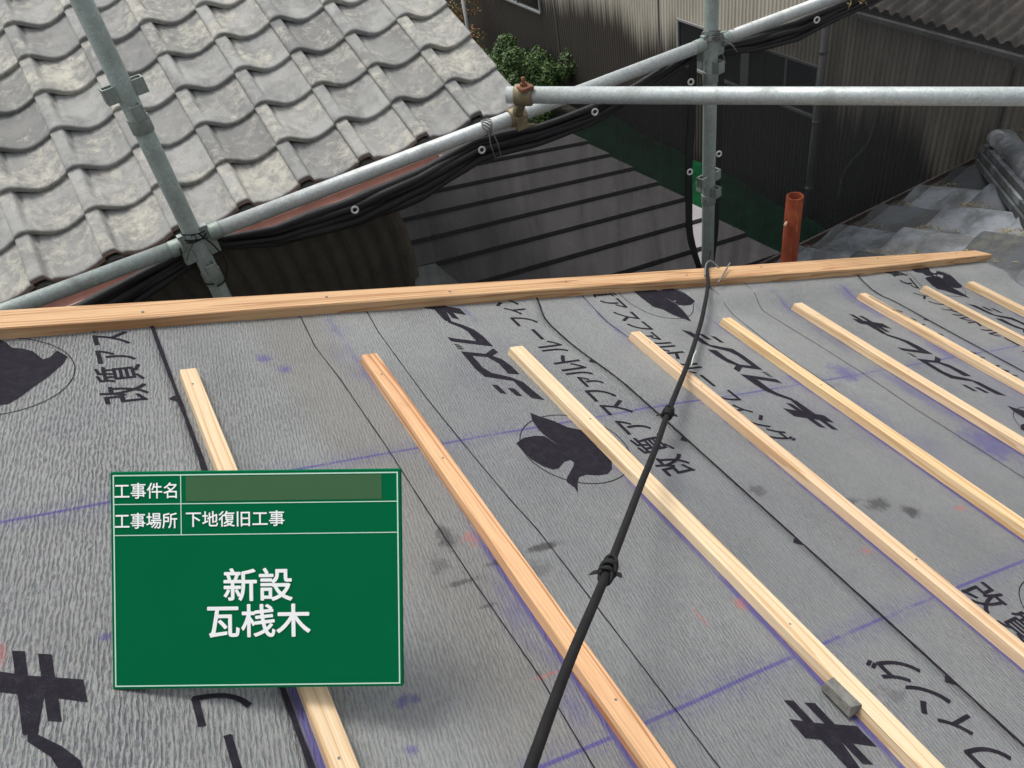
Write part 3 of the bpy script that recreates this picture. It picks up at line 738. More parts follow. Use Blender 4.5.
# ------------------------------------------------------------------ SCAFFOLD
SY = 2.20
def pockets(b, p, r=.0243):
    """wedge pockets round a standard: four open U cups and a collar"""
    for ax in range(4):
        M = Matrix.Translation(p) @ Matrix.Rotation(ax*math.pi/2+R(8), 4, 'Z'); t = .004; dz = .012 if ax % 2 == 0 else -.035
        w, d, h = .030, .027, .024
        b.box((r-.002, -w/2, dz-h), (r+d, -w/2+t, dz+h*.6), M); b.box((r-.002, w/2-t, dz-h), (r+d, w/2, dz+h*.6), M)
        b.box((r+d-t, -w/2+t, dz-h), (r+d, w/2-t, dz+h*.6), M)
    b.tube([p+Vector((0, 0, -.10)), p+Vector((0, 0, -.06))], r+.003, 20, sm=True)
def pole(x, y, lab, zc):
    o = thing('scaffold_pole', W(x, y, -6), lab, 'scaffold pole', 'upright scaffold poles')
    b = MB(); b.pipe(W(x, y, -6), W(x, y, 1.6), .0243, 24); b.build('pole_tube', M_GALV_OLD, o)
    b = MB(); b.box((x-.07, y-.07, -.001+0), (x+.07, y+.07, .006)); b.build('base_plate', M_GALV_OLD, o)
    for z in zc:
        b = MB(); pockets(b, W(x, y, z)); b.build('wedge_pocket', M_GALV_OLD, o, bevel=.001)
    return o
pL = pole(.036, SY, 'dull green scaffold pole at left, standing before the lichened tile roof', (-.64, -1.10, -1.57, -2.0))
pR = pole(1.838, SY, 'upright scaffold pole right of centre where the black sheets meet', (-1.095, -1.575, -2.05))
def ledger(x0, x1, z0, z1, lab, endL=True, endR=True, mat=None):
    o = thing('scaffold_ledger', W((x0+x1)/2, SY, min(z0, z1)-.022), lab, 'scaffold pipe', 'level scaffold pipes along the far edge')
    b = MB(); b.pipe(W(x0, SY-.004, z0), W(x1, SY-.004, z1), .0214, 24); b.build('pipe_tube', mat or M_GALV, o)
    for on, x, z, s in ((endL, x0, z0, -1), (endR, x1, z1, 1)):
        if on:
            b = MB(); b.box((x-.012+.012*s, SY-.014, CAMZ+z-.045), (x+.012+.012*s, SY+.006, CAMZ+z+.03)); b.tube([W(x-.03*s, SY-.004, z), W(x+.004*s, SY-.004, z)], .0235, 20)
            b.build('wedge_end', M_GALV_OLD, o, bevel=.0015)
    return o
ledger(-1.76, -.006, -1.035, -1.058, 'dirty scaffold pipe at far left, left of the dull green pole', mat=mat_galv('dirty_steel', (.30, .34, .32), .4, .8))
ledger(.080, 1.796, -1.052, -1.055, 'bright scaffold pipe sloping up between the two poles', mat=mat_galv('bright_steel', (.44, .465, .455), .5, .3))
ledger(1.880, 3.60, -1.062, -1.075, 'bright scaffold pipe running on right of the upright pole')
# loose brace pipe clamped on the ledger
A = at_axis(507, 95, 1, 2.135); Bp = at(1024, 96.5, 2.13); Bp = A + (Bp-A)*1.9
brace = thing('brace_pipe', A, 'level galvanised pipe lying across the others, clamped at its left end', 'scaffold pipe')
b = MB(); b.pipe(A, Bp, .0243, 28, .0035, .2); b.build('pipe_tube', mat_galv('bright_brace_steel', (.42, .455, .445), .5, .4), brace)
# swivel coupler
cl = A + (Bp-A).normalized()*.050; lp = W(cl.x+.012, SY-.004, -1.054)
cpl = thing('pipe_coupler', lp, 'rusty brass coloured coupler joining the brace to the sloping pipe', 'coupler')
def shell(center, axis, r, w, name, mat):
    b = MB(); axis = axis.normalized(); b.tube([center-axis*w/2, center-axis*w*.42, center+axis*w*.42, center+axis*w/2], r, 20, radii=[r-.003, r, r, r-.003]); return b.build(name, mat, cpl)
shell(cl, Bp-A, .0315, .054, 'upper_band', M_CLAMP); shell(lp, Vector((1, 0, 0)), .029, .054, 'lower_band', M_CLAMP)
mid = (cl+lp)/2
b = MB(); b.tube([cl, lp], .017, 12, sm=False); b.build('swivel_pin', M_CLAMP, cpl)
b = MB(); u_ = Vector((-.1, -.45, .9)).normalized(); s0 = cl+Vector((.0, -.010, .026)); b.tube([s0, s0+Vector((0, 0, .030))], .0055, 8); b.tube([s0+Vector((0, 0, .002)), s0+Vector((0, 0, .014))], .011, 6, sm=False)
b.box((cl.x-.020, cl.y-.034, cl.z+.022), (cl.x+.020, cl.y+.004, cl.z+.031)); b.build('upper_bolt', M_RUSTY, cpl)
b = MB(); s0 = lp+Vector((.0, -.030, -.012)); b.box((s0.x-.018, s0.y-.006, s0.z-.022), (s0.x+.018, s0.y+.012, s0.z+.022)); b.tube([s0+Vector((.0, 0, -.01)), s0+Vector((.045, 0, -.022))], .0055, 8); b.build('lower_bolt', M_CLAMP, cpl, bevel=.002)
# messy wire binding
def binding(c, r, n, lab, mat, tails=3, sc=1.0):
    o = MB()
    for k in range(n):
        P = []; ph = random.uniform(0, 6); tx, ty = random.uniform(-.35, .35), random.uniform(-.35, .35)
        for j in range(25):
            t = 2*math.pi*j/24+ph; P.append(c+Vector((math.cos(t)*r*sc, math.sin(t)*r, tx*r*math.cos(t)+ty*r*math.sin(t)+(k/n-.5)*.03)))
        o.tube(P, .0017, 6)
    for k in range(tails):
        d = Vector((random.uniform(-1, 1), random.uniform(-.6, -.1), random.uniform(-.6, .5))).normalized(); p = c+Vector((0, -r, 0)); P = [p+d*.018*j+Vector((0, 0, -.0016*j*j))+Vector((random.uniform(-.003, .003),)*3) for j in range(5)]
        o.tube(P, .0013, 6)
    return o.build('wire_binding', mat, label=lab, cat='wire')
binding(W(1.838, SY, -1.035), .030, 9, 'tangle of grey wire bound round the right upright pole at the pipes', M_WIRE, 9)
binding(W(.040, SY-.002, -1.04), .031, 4, 'black wire wound round the left pole where the pipes meet', M_BLACK, 2)
b = MB()
for P in ([(.05, SY-.03, -1.03), (.075, SY-.036, -1.08), (.085, SY-.035, -1.14), (.06, SY-.032, -1.19), (.035, SY-.03, -1.20)], [(-.01, SY-.03, -1.05), (-.02, SY-.034, -1.12), (.0, SY-.032, -1.17), (.03, SY-.03, -1.19)]):
    b.tube(smooth_path([W(*p) for p in P], 5), .0022, 6)
b.build('loose_wire', M_BLACK, label='black wire loop drooping below the left pipe joint', cat='wire')
lx = at_axis(490, 128, 1, 2.17)
b = MB()
for k in range(5):
    c = W(lx.x+.004*k-.01, SY-.004, -1.054); P = [c+Vector((.01*math.sin(t*2+k), math.cos(t)*.0235, math.sin(t)*.0235)) for t in [2*math.pi*j/20 for j in range(21)]]; b.tube(P, .0017, 6)
for s_ in (-1, 1): b.tube([W(lx.x+.006*s_, SY-.028, -1.06), W(lx.x+.012*s_+.004, SY-.031, -1.10), W(lx.x+.010*s_+.010, SY-.033, -1.15)], .0016, 6)
b.build('string_tie', M_WIRE, label='grey string tying the black sheet to the sloping pipe near the coupler', cat='string')

# ------------------------------------------------------------------ MESH SHEETS
def sheet(name_lab, top, xl, xr, edges, groms):
    """top: [(x,z,half thickness)] band line below the pipe; curtain hangs from it"""
    o = thing('scaffold_sheet', W((xl(0)+xr(0))/2, SY+.04, -6), name_lab, 'safety sheet', 'black mesh sheets hung on the scaffold')
    Y0 = SY+.035
    # gathered band
    def tz(x):
        for (a, za, ra), (c, zc, rc) in zip(top, top[1:]):
            if a <= x <= c: t = (x-a)/(c-a); t = t*t*(3-2*t) if 0 else t; return za+(zc-za)*t, ra+(rc-ra)*t
        return (top[0][1], top[0][2]) if x < top[0][0] else (top[-1][1], top[-1][2])
    x0, x1 = top[0][0], top[-1][0]; n = int((x1-x0)/.02)
    for k in range(6):
        b = MB(); P = []; rr = []
        for j in range(n+1):
            x = x0+(x1-x0)*j/n; z, r = tz(x); w = noise.noise(Vector((x*3.5, k*7, 2)))
            P.append(W(x, Y0-.010+.008*math.sin(k*2.1+x*5), z + (k-2.5)*r*.42 + r*.30*w)); rr.append(r*.42*(1+.5*noise.noise(Vector((x*7, k*3, 5)))))
        b.tube(P, .01, 8, radii=rr); b.build('gathered_fold', M_HEM, o)
    b = MB(); nx = max(8, int((x1-x0)/.05)); nz = 40
    def fn(i, j):
        t = j/nz; zt = tz(x0+(x1-x0)*i/nx)[0]; zz = zt + (-4.6-zt)*t; u = i/nx; x = xl(zz)+(xr(zz)-xl(zz))*u
        return W(x, Y0+.012*noise.noise(Vector((x*3, zz*1.2, 1))), zz)
    b.grid(fn, nx, nz); b.build('mesh_cloth', M_MESH, o)
    for fe in edges:
        b = MB(); P = [W(fe(z), Y0-.004, z) for z in [-1.06-.05*k for k in range(70)]]
        for a, c in zip(P, P[1:]):
            w = .016+.005*noise.noise(a*6); b.poly([a+Vector((-w, 0, 0)), a+Vector((w, 0, 0)), c+Vector((w, 0, 0)), c+Vector((-w, 0, 0))])
        b.build('side_hem', M_HEM, o, solid=.003)
    for (px, py) in groms:
        p = at_axis(px, py, 1, Y0-.045); nrm = (CAM-p).normalized(); nrm = (nrm+Vector((0, -1.2, 0))).normalized()
        a = nrm.cross(Vector((0, 0, 1))).normalized(); c = nrm.cross(a); b = MB(); ids = []
        for k in range(18):
            t = 2*math.pi*k/18; d = a*math.cos(t)+c*math.sin(t)
            ids.append([b.vert(p+d*.0062-nrm*.001), b.vert(p+d*.0085+nrm*.0022), b.vert(p+d*.0125-nrm*.001)])
        b.smooth = True
        for k in range(18):
            q0, q1 = ids[k], ids[(k+1) % 18]
            for j in range(2): b.face(q0[j], q0[j+1], q1[j+1], q1[j])
        b.build('grommet', M_GROM, o)
    return o
eR = lambda z: 1.775+.016*math.sin((z+1.1)*3)+.05*sstep(-1.6, -2.0, z)*0 + (.00 if z > -1.5 else .0)
def hem1(z): return 1.785 - .018*sstep(-1.15, -1.6, z) + .075*sstep(-1.75, -2.12, z)
def hem2(z): return 1.908 - .004*sstep(-1.15, -1.6, z) - .030*sstep(-1.8, -2.12, z)
top0 = [(-1.75, -1.14, .03), (-.9, -1.20, .035), (-.3, -1.17, .035), (.02, -1.11, .02)]
sheet('black mesh sheet at far left below the dirty pipe', top0, lambda z: -1.75, lambda z: .02, [], [])
top1 = [(.06, -1.095, .016), (.25, -1.150, .026), (.50, -1.172, .034), (.72, -1.163, .034), (.93, -1.13, .026), (1.15, -1.155, .026), (1.36, -1.160, .026), (1.55, -1.135, .024), (1.775, -1.09, .016)]
sheet('black mesh sheet hanging between the two poles before the grey metal roof', top1, lambda z: .06, hem1, [hem1], [(355, 210), (482, 150), (595, 112), (690, 172), (691, 82)])
top2 = [(1.885, -1.10, .014), (2.05, -1.13, .022), (2.25, -1.145, .026), (2.5, -1.135, .024), (2.8, -1.12, .022), (3.4, -1.10, .02), (4.6, -1.15, .02)]
sheet('black mesh sheet right of the upright pole before the siding wall', top2, hem2, lambda z: 4.6, [hem2], [(719, 154), (817, 20), (716, 190)])

# rusty red stub of pipe beside the verge
tp = at(795, 196, 2.26); o = thing('red_pipe', (tp.x, tp.y, 0), 'rusty red open topped pipe rising behind the long timber', 'pipe')
b = MB(); b.pipe((tp.x, tp.y, 0), tp, .0235, 24, .005, .3); b.build('pipe_tube', M_RUST, o)
b = MB(); q = at(787, 222, 2.26*1.02); b.tube([q, q+Vector((-.012, -.008, .004)), q+Vector((-.020, -.012, .001))], .004, 8); b.build('side_lug', mat_plain('corroded_lug', (.45, .30, .22), .8), o)

# ------------------------------------------------------------------ TILE ROOFS
US = [0, .03, .08, .14, .185, .205, .235, .265, .30, .35, .41, .47, .54, .61, .69, .77, .85, .92, .97, 1]
def ipl(u, P):
    for (a, p), (c, q) in zip(P, P[1:]):
        if u <= c: return p+(q-p)*(u-a)/(c-a)
    return P[-1][1]
def prof(u, v, ev=False):
    """S profile of a pan tile: rounded at the exposed edge, a crisp flat-topped roll further up"""
    crisp = ipl(u, ((0, .030), (.03, .034), (.08, .0355), (.14, .037), (.185, .0365), (.205, .034), (.235, .022), (.265, .0125), (.30, .0150), (.35, .0115), (.41, .006), (.54, 0), (.69, .002), (.85, .010), (.97, .020), (1, .021)))
    soft = ipl(u, ((0, .024), (.03, .029), (.08, .033), (.14, .0345), (.205, .033), (.265, .028), (.30, .025), (.35, .0195), (.41, .013), (.47, .007), (.54, .002), (.61, 0), (.69, .0005), (.77, .004), (.85, .009), (.92, .0145), (1, .021)))
    k = 1 if ev else sstep(.12, .55, v)
    return (soft + (crisp-soft)*k)*1.65
def prof2(u, v, ev=False):
    return ipl(u, ((0, .026), (.03, .040), (.08, .044), (.14, .043), (.205, .039), (.3, .031), (.41, .020), (.54, .0095), (.69, .002), (.85, 0), (1, .004)))
def tiles(b, P0, a, r, cols, rows, eave=True, L=1.18, th=.021, tilt=.024, pf=None):
    pf = pf or prof
    a, r = Vector(a), Vector(r); n = a.cross(r).normalized()
    if n.z < 0: n = -n
    nu, nv = 19, 8
    for j in rows:
        for i in cols:
            b.cur = random.random(); base = Vector(P0) + a*i + r*j
            jx = random.uniform(-.002, .002); jz = random.uniform(-.0015, .0015); tw = random.uniform(-.003, .003)
            def fn(p, q):
                u = US[p]; v = (0, .015, .06, .15, .28, .42, .6, .9, L)[q]; z = pf(u, min(1, v), j == rows[0] and eave and len(rows) > 1) - (.005 if q == 0 else 0) + tilt*(1-v/L)+jz + .004*max(0, 1-v/.12)**2*0 + tw*(u-.5)
                return base + a*(u*1.0+.015*(u > .99)) + a.normalized()*jx + r*v + n*z
            ids = b.grid(fn, nu, nv)
            # front thickness
            lo = [b.vert(b.v[q] - n*th + r*.012) for q in ids[0]]
            for k in range(nu): b.face(lo[k], lo[k+1], ids[0][k+1], ids[0][k])
            for k in range(nu):
                pass
            l2 = [b.vert(b.v[row[0]] - n*.012) for row in ids]
            for k in range(nv): b.face(ids[k][0], ids[k+1][0], l2[k+1], l2[k])
            if i == cols[-1] or i == cols[0]:
                l3 = [b.vert(b.v[row[nu]] - n*.045) for row in ids]
                for k in range(nv): b.face(ids[k][nu], l3[k], l3[k+1], ids[k+1][nu])
    b.cur = .5
def eave_ends(P0, a, r, cols, j, mat, parent):
    a, r = Vector(a), Vector(r); n = a.cross(r).normalized(); n = -n if n.z < 0 else n
    for i in cols:
        b = MB(); c = Vector(P0)+a*(i+.13)+r*j + n*.016
        ring = [c + a.normalized()*math.cos(t)*.037 + n*math.sin(t)*.032 for t in [2*math.pi*k/16 for k in range(16)]]
        f = [b.vert(p - r*.06) for p in ring]; g_ = [b.vert(p + r*.01) for p in ring]; b.face(*f); b.face(*g_[::-1])
        for k in range(16): b.face(f[k], f[(k+1) % 16], g_[(k+1) % 16], g_[k])
        b.build('eave_packing', mat, parent)
nh = thing('tiled_house', W(.5, 5, -6), 'neighbouring house with a lichened grey pan tile roof at upper left', 'house')
P0 = W(-.282, 3.366+.018, -1.365-.041); ta, tr = (.265, 0, 0), (0, .218, .0945)
b = MB(); tiles(b, P0, ta, tr, list(range(-7, 7)), list(range(-1, 15)))
b.build('tile_roof', M_TILE, nh)
eave_ends(P0, ta, tr, list(range(-7, 7)), -1, M_DIRTEND, nh)
b = MB(); b.box((-2.1, 3.22, CAMZ-1.58), (1.56, 3.25, CAMZ-1.50))
e0 = W(-2.1, 3.17, -1.50); tv = Vector(tr)*16
b.poly([W(-2.1, 3.17, -1.497), W(1.56, 3.17, -1.497), W(1.56, 3.17, -1.497)+tv, W(-2.1, 3.17, -1.497)+tv]); b.build('eave_board', M_BROWN, nh)
b = MB()   # half round gutter
def gutter(b, a, c, r=.045, n=12, roll=True):
    a, c = Vector(a), Vector(c); d = (c-a).normalized(); s = Vector((d.y, -d.x, 0)).normalized()
    prev = None
    for p in (a, c):
        ring = [b.vert(p + s*math.cos(t)*r + Vector((0, 0, -math.sin(t)*r))) for t in [math.pi*k/n for k in range(n+1)]]
        ring += [b.vert(p + s*math.cos(t)*(r-.003) + Vector((0, 0, -math.sin(t)*(r-.003)+.0005))) for t in [math.pi*k/n for k in range(n, -1, -1)]]
        if prev:
            for k in range(len(ring)): b.face(prev[k], prev[(k+1) % len(ring)], ring[(k+1) % len(ring)], ring[k])
        else: b.face(*ring[:n+1])
        prev = ring
    if roll: b.tube([a+s*r, c+s*r], .006, 8)
gutter(b, W(-1.9, 3.075, -1.525), W(1.12, 3.075, -1.53), .042); b.build('gutter', M_GUT, nh)
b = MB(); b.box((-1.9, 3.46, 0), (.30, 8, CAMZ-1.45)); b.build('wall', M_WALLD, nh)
# brown corrugated panel under the eave
b = MB(); pts = []; x = -1.9
def pe(z): return .955 + .022*math.sin(z*9) + .03*sstep(-1.9, -2.2, z) - .06*sstep(-2.45, -2.9, z)
nzp = 30; cols_ = 114
def fn(i, j):
    z = -1.55 - 4.4*(j/nzp); xe = pe(z); xe *= .943; x = -1.9 + (xe+1.9)*i/cols_
    k = i % 3; return W(x, 3.205 - (.034 if k == 1 else .0 if k == 0 else .026), z)
b.grid(fn, cols_, nzp, sm=False); b.build('corrugated_panel', M_BROWN, nh, solid=.003)

# lower tiled roof of our own house
P1 = W(3.78, 2.277, -2.262); a1, r1 = (-.265, 0, 0), (0, -.345, .140)
b = MB()
for j in range(0, 5):
    tiles(b, P1, a1, r1, list(range(0, 9)), [j], th=.03, tilt=.040, pf=prof2)
kill = b
b.build('lower_tile_roof', M_TILE_D, roof_body)

b = MB(); gutter(b, W(3.84, 2.325, -2.235), W(1.35, 2.325, -2.245), .026); b.tube([W(3.84, 2.375, -2.255), W(1.35, 2.375, -2.265)], .006, 8); b.build('gutter', M_GUTB, roof_body)
b = MB(); b.poly([W(1.4, 2.2, -2.27), W(3.72, 2.2, -2.27), W(3.72, 1.2, -1.87), W(1.4, 1.2, -1.87)]); b.box((1.45, 1.25, 0), (3.5, 1.9, CAMZ-2.2)); b.build('lower_wall', M_WALLP, roof_body)
# hip ridge: flat stacked tiles with a rounded cap, mossy lumps at its foot
h0, h1 = W(3.66, 2.22, -2.17), W(2.66, 1.22, -1.80)
hd = (h1-h0).normalized(); hs = hd.cross(Vector((0, 0, 1))).normalized(); hu = hs.cross(hd)
HM = Matrix((hd, hs, hu)).transposed().to_4x4(); HM.translation = h0
b = MB(); Lh = (h1-h0).length
for k in range(3):
    w = .105-.012*k; n = 5
    for j in range(n):
        b.cur = random.random(); x0_ = Lh*j/n+(.04*k if j else .05); b.box((x0_+.002, -w, -.02+.034*k), (Lh*(j+1)/n+.04*k, w, .008+.034*k), HM)
for j in range(5):
    b.cur = random.random(); xa_, xb_ = .05+Lh*j/5, .08+Lh*(j+1)/5
    P = [HM @ Vector((xa_, 0, .085)), HM @ Vector((xb_, 0, .082))]; b.tube(P, .06, 16, radii=[.062, .056])
b.cur = .5; b.build('hip_ridge', M_TILE_D, roof_body)
b = MB()
for (x_, y_, z_, r_) in ((.0, -.045, .025, .045), (.03, .05, .03, .042), (.06, -.02, .095, .042), (.14, .05, .12, .040)):
    c = HM @ Vector((x_, y_, z_)); b.cur = random.random(); P = [c+hd*r_*t for t in (-.5, -.42, 0, 1.2)]; b.tube(P, r_, 16, radii=[r_*.86, r_, r_, r_*.9])
b.cur = .5; b.build('ridge_end_tiles', mat_tile('pale_ridge_end', (.36, .37, .38), (.5, .46, .34), .5), roof_body)
b = MB(); random.seed(5)
for k in range(700):
    t = random.random(); c = HM @ Vector((random.uniform(-.06, .45), random.gauss(0, .035), .105+random.uniform(-.03, .03))); s_ = random.uniform(.006, .014)
    d1 = Vector((random.gauss(0, 1), random.gauss(0, 1), random.gauss(0, 1))).normalized()*s_; d2 = Vector((random.gauss(0, 1), random.gauss(0, 1), random.gauss(0, 1))).normalized()*s_
    b.poly([c, c+d1, c+d2])
o = b.build('moss', M_MOSS, roof_body, kind='stuff')
# dry litter lying in the troughs of the lower tiles
b = MB()
for k in range(5200):
    i = random.randint(0, 7); u = i + random.gauss(.74, .13); v = random.choice((0, 1, 1, 2, 2, 3)) + abs(random.gauss(0, .22))
    c = Vector(P1) + Vector(a1)*u + Vector(r1)*v; n_ = Vector((0, .37, .93)); c += n_*(.008+.040*(1-(v-int(v)))+.010*random.random())
    s_ = random.uniform(.004, .011); d1 = Vector((random.gauss(0, 1), random.gauss(0, 1), random.gauss(0, .4)))*s_; d2 = Vector((random.gauss(0, 1), random.gauss(0, 1), random.gauss(0, .4)))*s_*.5
    b.poly([c, c+d1, c+d2])
b.build('dry_litter', mat_plain('straw_litter', (.34, .28, .16), .9, .5, 60), roof_body, kind='stuff')

# ------------------------------------------------------------------ GREY METAL ROOF (shed)
sh = thing('metal_roof_shed', W(2.1, 3.4, -6), 'low shed with a stepped dark grey metal roof behind the black sheet', 'shed')
sd_ = Vector((-.966, -.114, .2316)).normalized(); LU = 2.35; st = .2715
def eav(y): return W(2.775, y, -2.6)
b = MB(); ys_ = [4.622+st - st*k for k in range(12)]
for k, y in enumerate(ys_):
    y1 = y - st; b.cur = random.random(); u = sd_*(LU if y1 > 3.5 else 2.0); zt, zf = Vector((0, 0, -.004)), Vector((0, 0, .019)); dn = Vector((0, 0, -1))
    A_, B_ = eav(y1), eav(y)
    q = [A_+zf, A_+zf+Vector((0, .004, -.010)), A_+Vector((0, .022, .009)), A_+Vector((0, .024, -.03))]
    b.poly([A_+zf, B_+zt, B_+zt+u, A_+zf+u])
    for c, d in zip(q, q[1:]): b.poly([c, c+u, d+u, d])
    b.poly([A_+zf, A_+Vector((0, 0, -.05)), B_+Vector((0, 0, -.05)), B_+zt]); b.poly([A_+zf+u, B_+zt+u, B_+Vector((0, 0, -.05))+u, A_+Vector((0, 0, -.05))+u])
b.build('stepped_roof', M_MROOF, sh)
M_SEAM_SHADE = mat_plain('dark_seam_shade', (.022, .02, .022), .7)  # dark strips standing in for the shade under each step's lip
for k, y in enumerate(ys_):
    b = MB(); A_ = eav(y-st); u = sd_*(LU if y-st > 3.5 else 2.0)
    q = [A_+Vector((0, -.010, .0)), A_+Vector((0, -.010, .006)), A_+Vector((0, -.0005, .0155)), A_+Vector((0, -.0005, .0))]
    for c, d in zip(q, q[1:]+q[:1]): b.poly([c, d, d+u, c+u])
    b.poly(q)
    b.build('step_seam_shade', M_SEAM_SHADE, sh)
nrm_ = Vector((0, 1, 0)).cross(sd_).normalized()
def on_shed(px, py, off=.03):
    v = ray(px, py); p0_ = eav(3) + (nrm_ if nrm_.z > 0 else -nrm_)*off; return CAM + v*((p0_-CAM).dot(nrm_)/v.dot(nrm_))
b = MB(); b.poly([on_shed(*p) for p in ((414, 268.5), (435, 264), (459, 284), (462, 296), (416, 296))]); b.build('corner_flashing', M_FLASH, sh, solid=.004)
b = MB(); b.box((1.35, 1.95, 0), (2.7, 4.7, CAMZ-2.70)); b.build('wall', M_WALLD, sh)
# ------------------------------------------------------------------ WAREHOUSE
wh = thing('siding_building', W(9, 9, -6), 'long building with stained beige corrugated siding and a slate roof', 'building')
WX = 7.0; b = MB(); pitch = .062; ys = []; y = -3.0
while y < 24: ys += [(y, 0), (y+pitch*.30, 0), (y+pitch*.42, .010), (y+pitch*.88, .010)]; y += pitch
prev = None
for (yy, d) in ys:
    r_ = [b.vert(W(WX-d, yy, z)) for z in (-6, -4.6, -3.2, -2.6 if yy > 6.31 else -3.10)]
    if prev:
        for q in range(3): b.face(prev[q], prev[q+1], r_[q+1], r_[q])
    prev = r_
b.build('siding_wall', M_SIDING, wh, base=W(WX, 6, -6))
b = MB(); b.box((WX+.05, -3, 0), (13, 24, CAMZ-3.2)); b.build('inner_wall', M_WALLD, wh)
# corrugated slate roof over the right hand part
b = MB(); pr = .13; ny = int((6.3+4)/(pr/8)); rt = Vector((1, 0, .32))
def fn(i, j): y = -4+i*pr/8; return W(WX-.15, y, -3.06) + rt*(j*3.0) + Vector((0, 0, .022*math.sin(2*math.pi*y/pr)))
b.grid(fn, ny, 2); b.build('slate_roof', M_SLATE, wh, solid=.006)
b = MB(); b.box((WX-.20, -4, CAMZ-3.16), (WX-.15, 6.3, CAMZ-3.12)); b.build('eave_gutter', M_FRAME, wh)
b = MB(); b.box((WX-.14, -4, CAMZ-3.14), (WX-.02, 6.2, CAMZ-3.11)); b.build('soffit', M_WALLD, wh)
def window(ya, yb, za, zb, mull):
    f = MB(); x = WX-.035
    f.box((x-.02, ya-.03, CAMZ+za-.03), (x+.02, yb+.03, CAMZ+za)); f.box((x-.01, ya-.03, CAMZ+zb), (x+.02, yb+.03, CAMZ+zb+.025))
    f.box((x-.01, ya-.03, CAMZ+za), (x+.02, ya, CAMZ+zb)); f.box((x-.01, yb, CAMZ+za), (x+.02, yb+.03, CAMZ+zb))
    for (m0, w_) in mull: f.box((x-.008, m0, CAMZ+za), (x+.012, m0+w_, CAMZ+zb))
    o = f.build('window', M_FRAME, wh)
    g_ = MB(); g_.box((x+.0135, ya, CAMZ+za), (x+.0185, yb, CAMZ+zb)); g_.build('pane', M_GLASS, o)
window(6.52, 9.0, -4.43, -3.88, ((7.62, .14), (6.98, .03), (8.4, .03)))
window(12.8, 14.6, -4.53, -3.6, ((13.6, .04),))
b = MB(); b.tube([W(WX-.09, 6.40, -3.25), W(WX-.09, 6.42, -5.98)], .04, 14)
for z in (-3.65, -4.45, -5.3): b.tube([W(WX-.09, 6.405, z-.02), W(WX-.09, 6.405, z+.02)], .047, 14)
b.build('downpipe', M_PVC, wh)
for yy in (4.28, 9.45, 12.3):
    b = MB(); b.box((WX-.018, yy, .02), (WX-.009, yy+.03, CAMZ-3.3)); b.build('panel_joint', M_WALLD, wh)
# cable drooping down the siding
b = MB(); b.tube(smooth_path([W(WX-.03, *p) for p in ((5.72, -3.9), (5.66, -4.2), (5.70, -4.5), (5.86, -4.75), (5.98, -5.0), (5.99, -5.3))], 6), .008, 6); b.build('wall_cable', M_FRAME, label='thin pale cable curving down the dark siding wall', cat='cable')

# green plastic screen along the foot of that wall
b = MB()
def fn(i, j):
    y = 5.0+i*.06; t = j/14; n_ = noise.noise(Vector((y*1.1, t*2, 4)))
    return W(6.76 - .75*t**1.2 + .05*n_, y, -5.60 - .38*(1-(1-t)**2.2) + .05*noise.noise(Vector((y*2.3, t*4, 8))) + .10*noise.noise(Vector((y*.6, 2, 2)))*(1-t))
b.grid(fn, 100, 14) if True else None
o = b.build('green_netting', M_GREEN, label='dark green netting draped at the foot of the stained siding wall', cat='netting', solid=.003)

# ------------------------------------------------------------------ BUSHES
def bush(c, r, n, name, lab, cat, mat, leaf=.034, trunk=True, grp=None, asp=1.0):
    o = thing(name, c, lab, cat, grp); b = MB(); cc = c + Vector((0, 0, r*asp*.95))
    cl_ = [(cc + Vector((random.gauss(0, .42), random.gauss(0, .42), random.gauss(0, .38)*asp))*1.0*1 if False else cc + Vector((random.gauss(0, .45)*r, random.gauss(0, .45)*r, random.gauss(0, .40)*r*asp)), random.uniform(.22, .42)*r) for _ in range(22)]
    for k in range(n):
        q, rr = random.choice(cl_); d = Vector((random.gauss(0, 1), random.gauss(0, 1), random.gauss(0, 1))).normalized(); p = q + d*rr*random.uniform(.7, 1.08)
        if p.z < c.z+.03: continue
        b.cur = random.random()**1.5
        u = Vector((random.gauss(0, 1), random.gauss(0, 1), random.gauss(0, .6))).normalized(); nrm = (d*.8+Vector((random.gauss(0, .5), random.gauss(0, .5), .5+random.gauss(0, .4)))).normalized(); u = (u-nrm*u.dot(nrm)).normalized(); v = nrm.cross(u)
        s_ = leaf*random.uniform(.6, 1.2); b.poly([p-u*s_, p-v*s_*.42+nrm*s_*.1, p+u*s_, p+v*s_*.42+nrm*s_*.1])
    b.build('foliage', mat, o)
    b = MB()
    for q, rr in cl_[:9]: b.tube([c+Vector((random.gauss(0, .04), random.gauss(0, .04), -.02)), (c+q)/2+Vector((random.gauss(0, .05), random.gauss(0, .05), 0)), q], .012, 6, radii=[.018, .012, .005])
    b.build('stem', M_BARK, o); return o
g1 = 'clipped bushes beside the siding wall'
bush(W(6.35, 13.05, -6), .62, 14000, 'bush', 'rounded bright green bush just right of the tiled roof edge', 'bush', M_LEAFA, grp=g1)
bush(W(6.30, 12.0, -6), .62, 14000, 'bush', 'lower dull green bush partly behind the end of the brace pipe', 'bush', M_LEAFA, grp=g1)
bush(W(6.2, 14.0, -6), .5, 9000, 'bush', 'small bush half hidden by the tiled roof edge below the orange shrub', 'bush', M_LEAFA, grp=g1)
bush(W(6.25, 14.9, -6), .55, 3800, 'shrub', 'orange tipped shrub at the top beside the tiled roof edge', 'shrub', M_LEAFB, asp=1.5)
b = MB(); q = at_axis(468, 30, 0, 6.1); b.tube([(q.x, q.y, 0), (q.x, q.y, q.z+.7)], .03, 10); b.build('garden_post', M_FRAME, label='thin pale post standing in the orange tipped shrub', cat='post')
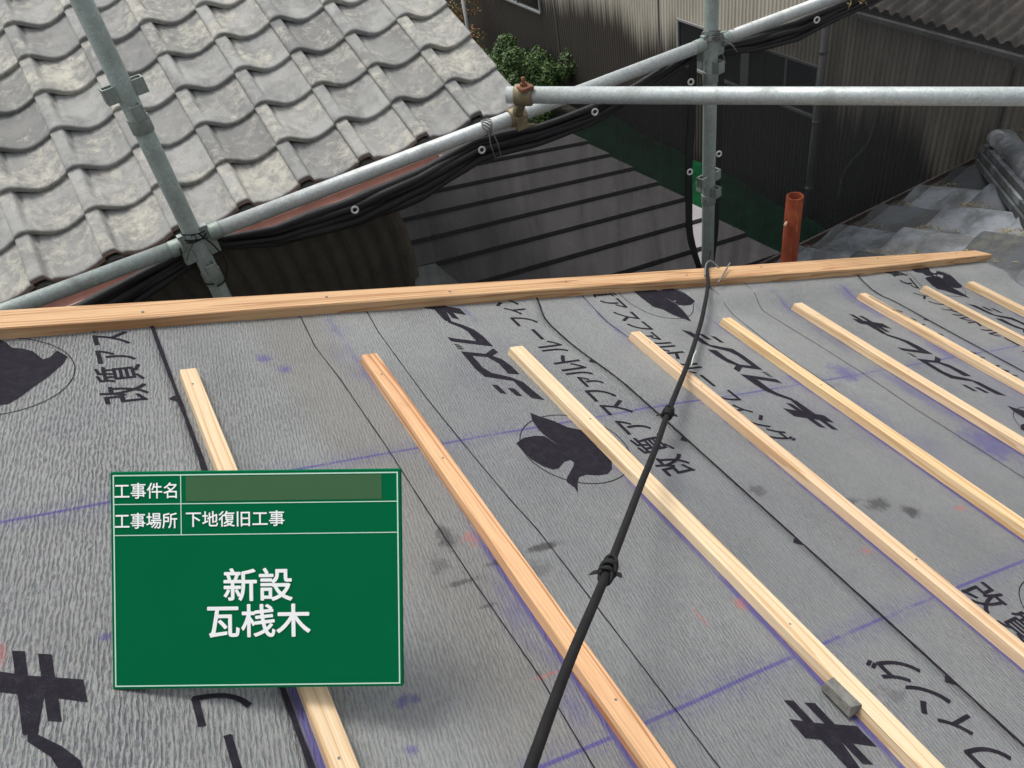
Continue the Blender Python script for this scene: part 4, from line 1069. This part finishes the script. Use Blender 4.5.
# plant tuft caught on the pipe at the top
tc_ = W(2.44, 2.10, -1.045); b = MB()
for k in range(160):
    d = Vector((random.gauss(0, .045), random.gauss(0, .012), random.gauss(0, .014))); p = tc_+d; b.cur = random.random(); s_ = random.uniform(.004, .010)
    b.poly([p, p+Vector((random.gauss(0, 1), random.gauss(0, 1), random.gauss(0, 1)))*s_, p+Vector((random.gauss(0, 1), random.gauss(0, 1), random.gauss(0, 1)))*s_])
b.build('leaf_litter', M_LEAFB, label='bits of leaf caught on the pipe at the top edge right of the upright pole', cat='leaf litter', kind='stuff')

# ------------------------------------------------------------------ GROUND
b = MB(); b.poly([(-60, -60, 0), (80, -60, 0), (80, 90, 0), (-60, 90, 0)]); b.build('ground', M_GROUND, kind='structure')

# ------------------------------------------------------------------ LIGHT
w = bpy.data.worlds.new('World'); SC.world = w; w.use_nodes = True; nt = w.node_tree; bg = nt.nodes['Background']
sky = nt.nodes.new('ShaderNodeTexSky'); sky.sky_type = 'NISHITA'; sky.sun_disc = False
EL, AZ = R(66), R(-8)                     # sun from far right, high, through thin cloud
sky.sun_elevation = EL; sky.sun_rotation = AZ; sky.air_density = 1.0; sky.dust_density = 4.0; sky.ozone_density = 1.0
hs_ = nt.nodes.new('ShaderNodeHueSaturation'); hs_.inputs['Saturation'].default_value = .28
nt.links.new(sky.outputs[0], hs_.inputs['Color']); nt.links.new(hs_.outputs[0], bg.inputs[0]); bg.inputs[1].default_value = .14
sd = bpy.data.lights.new('sun', 'SUN'); sd.energy = 1.15; sd.angle = R(20); sd.color = (1, .97, .92)
so = bpy.data.objects.new('sun', sd); COL.objects.link(so)
sv = Vector((math.sin(AZ)*math.cos(EL), math.cos(AZ)*math.cos(EL), math.sin(EL))); so.rotation_euler = sv.to_track_quat('Z', 'Y').to_euler(); so.location = (0, 0, 12)
SC.view_settings.view_transform = 'Standard'; SC.view_settings.look = 'None'; SC.view_settings.gamma = 1; SC.view_settings.exposure = .55
try: SC.view_settings.use_curve_mapping = False
except Exception: pass
SC.cycles.max_bounces = 6; SC.cycles.transparent_max_bounces = 12
SC.cycles.use_denoising = True
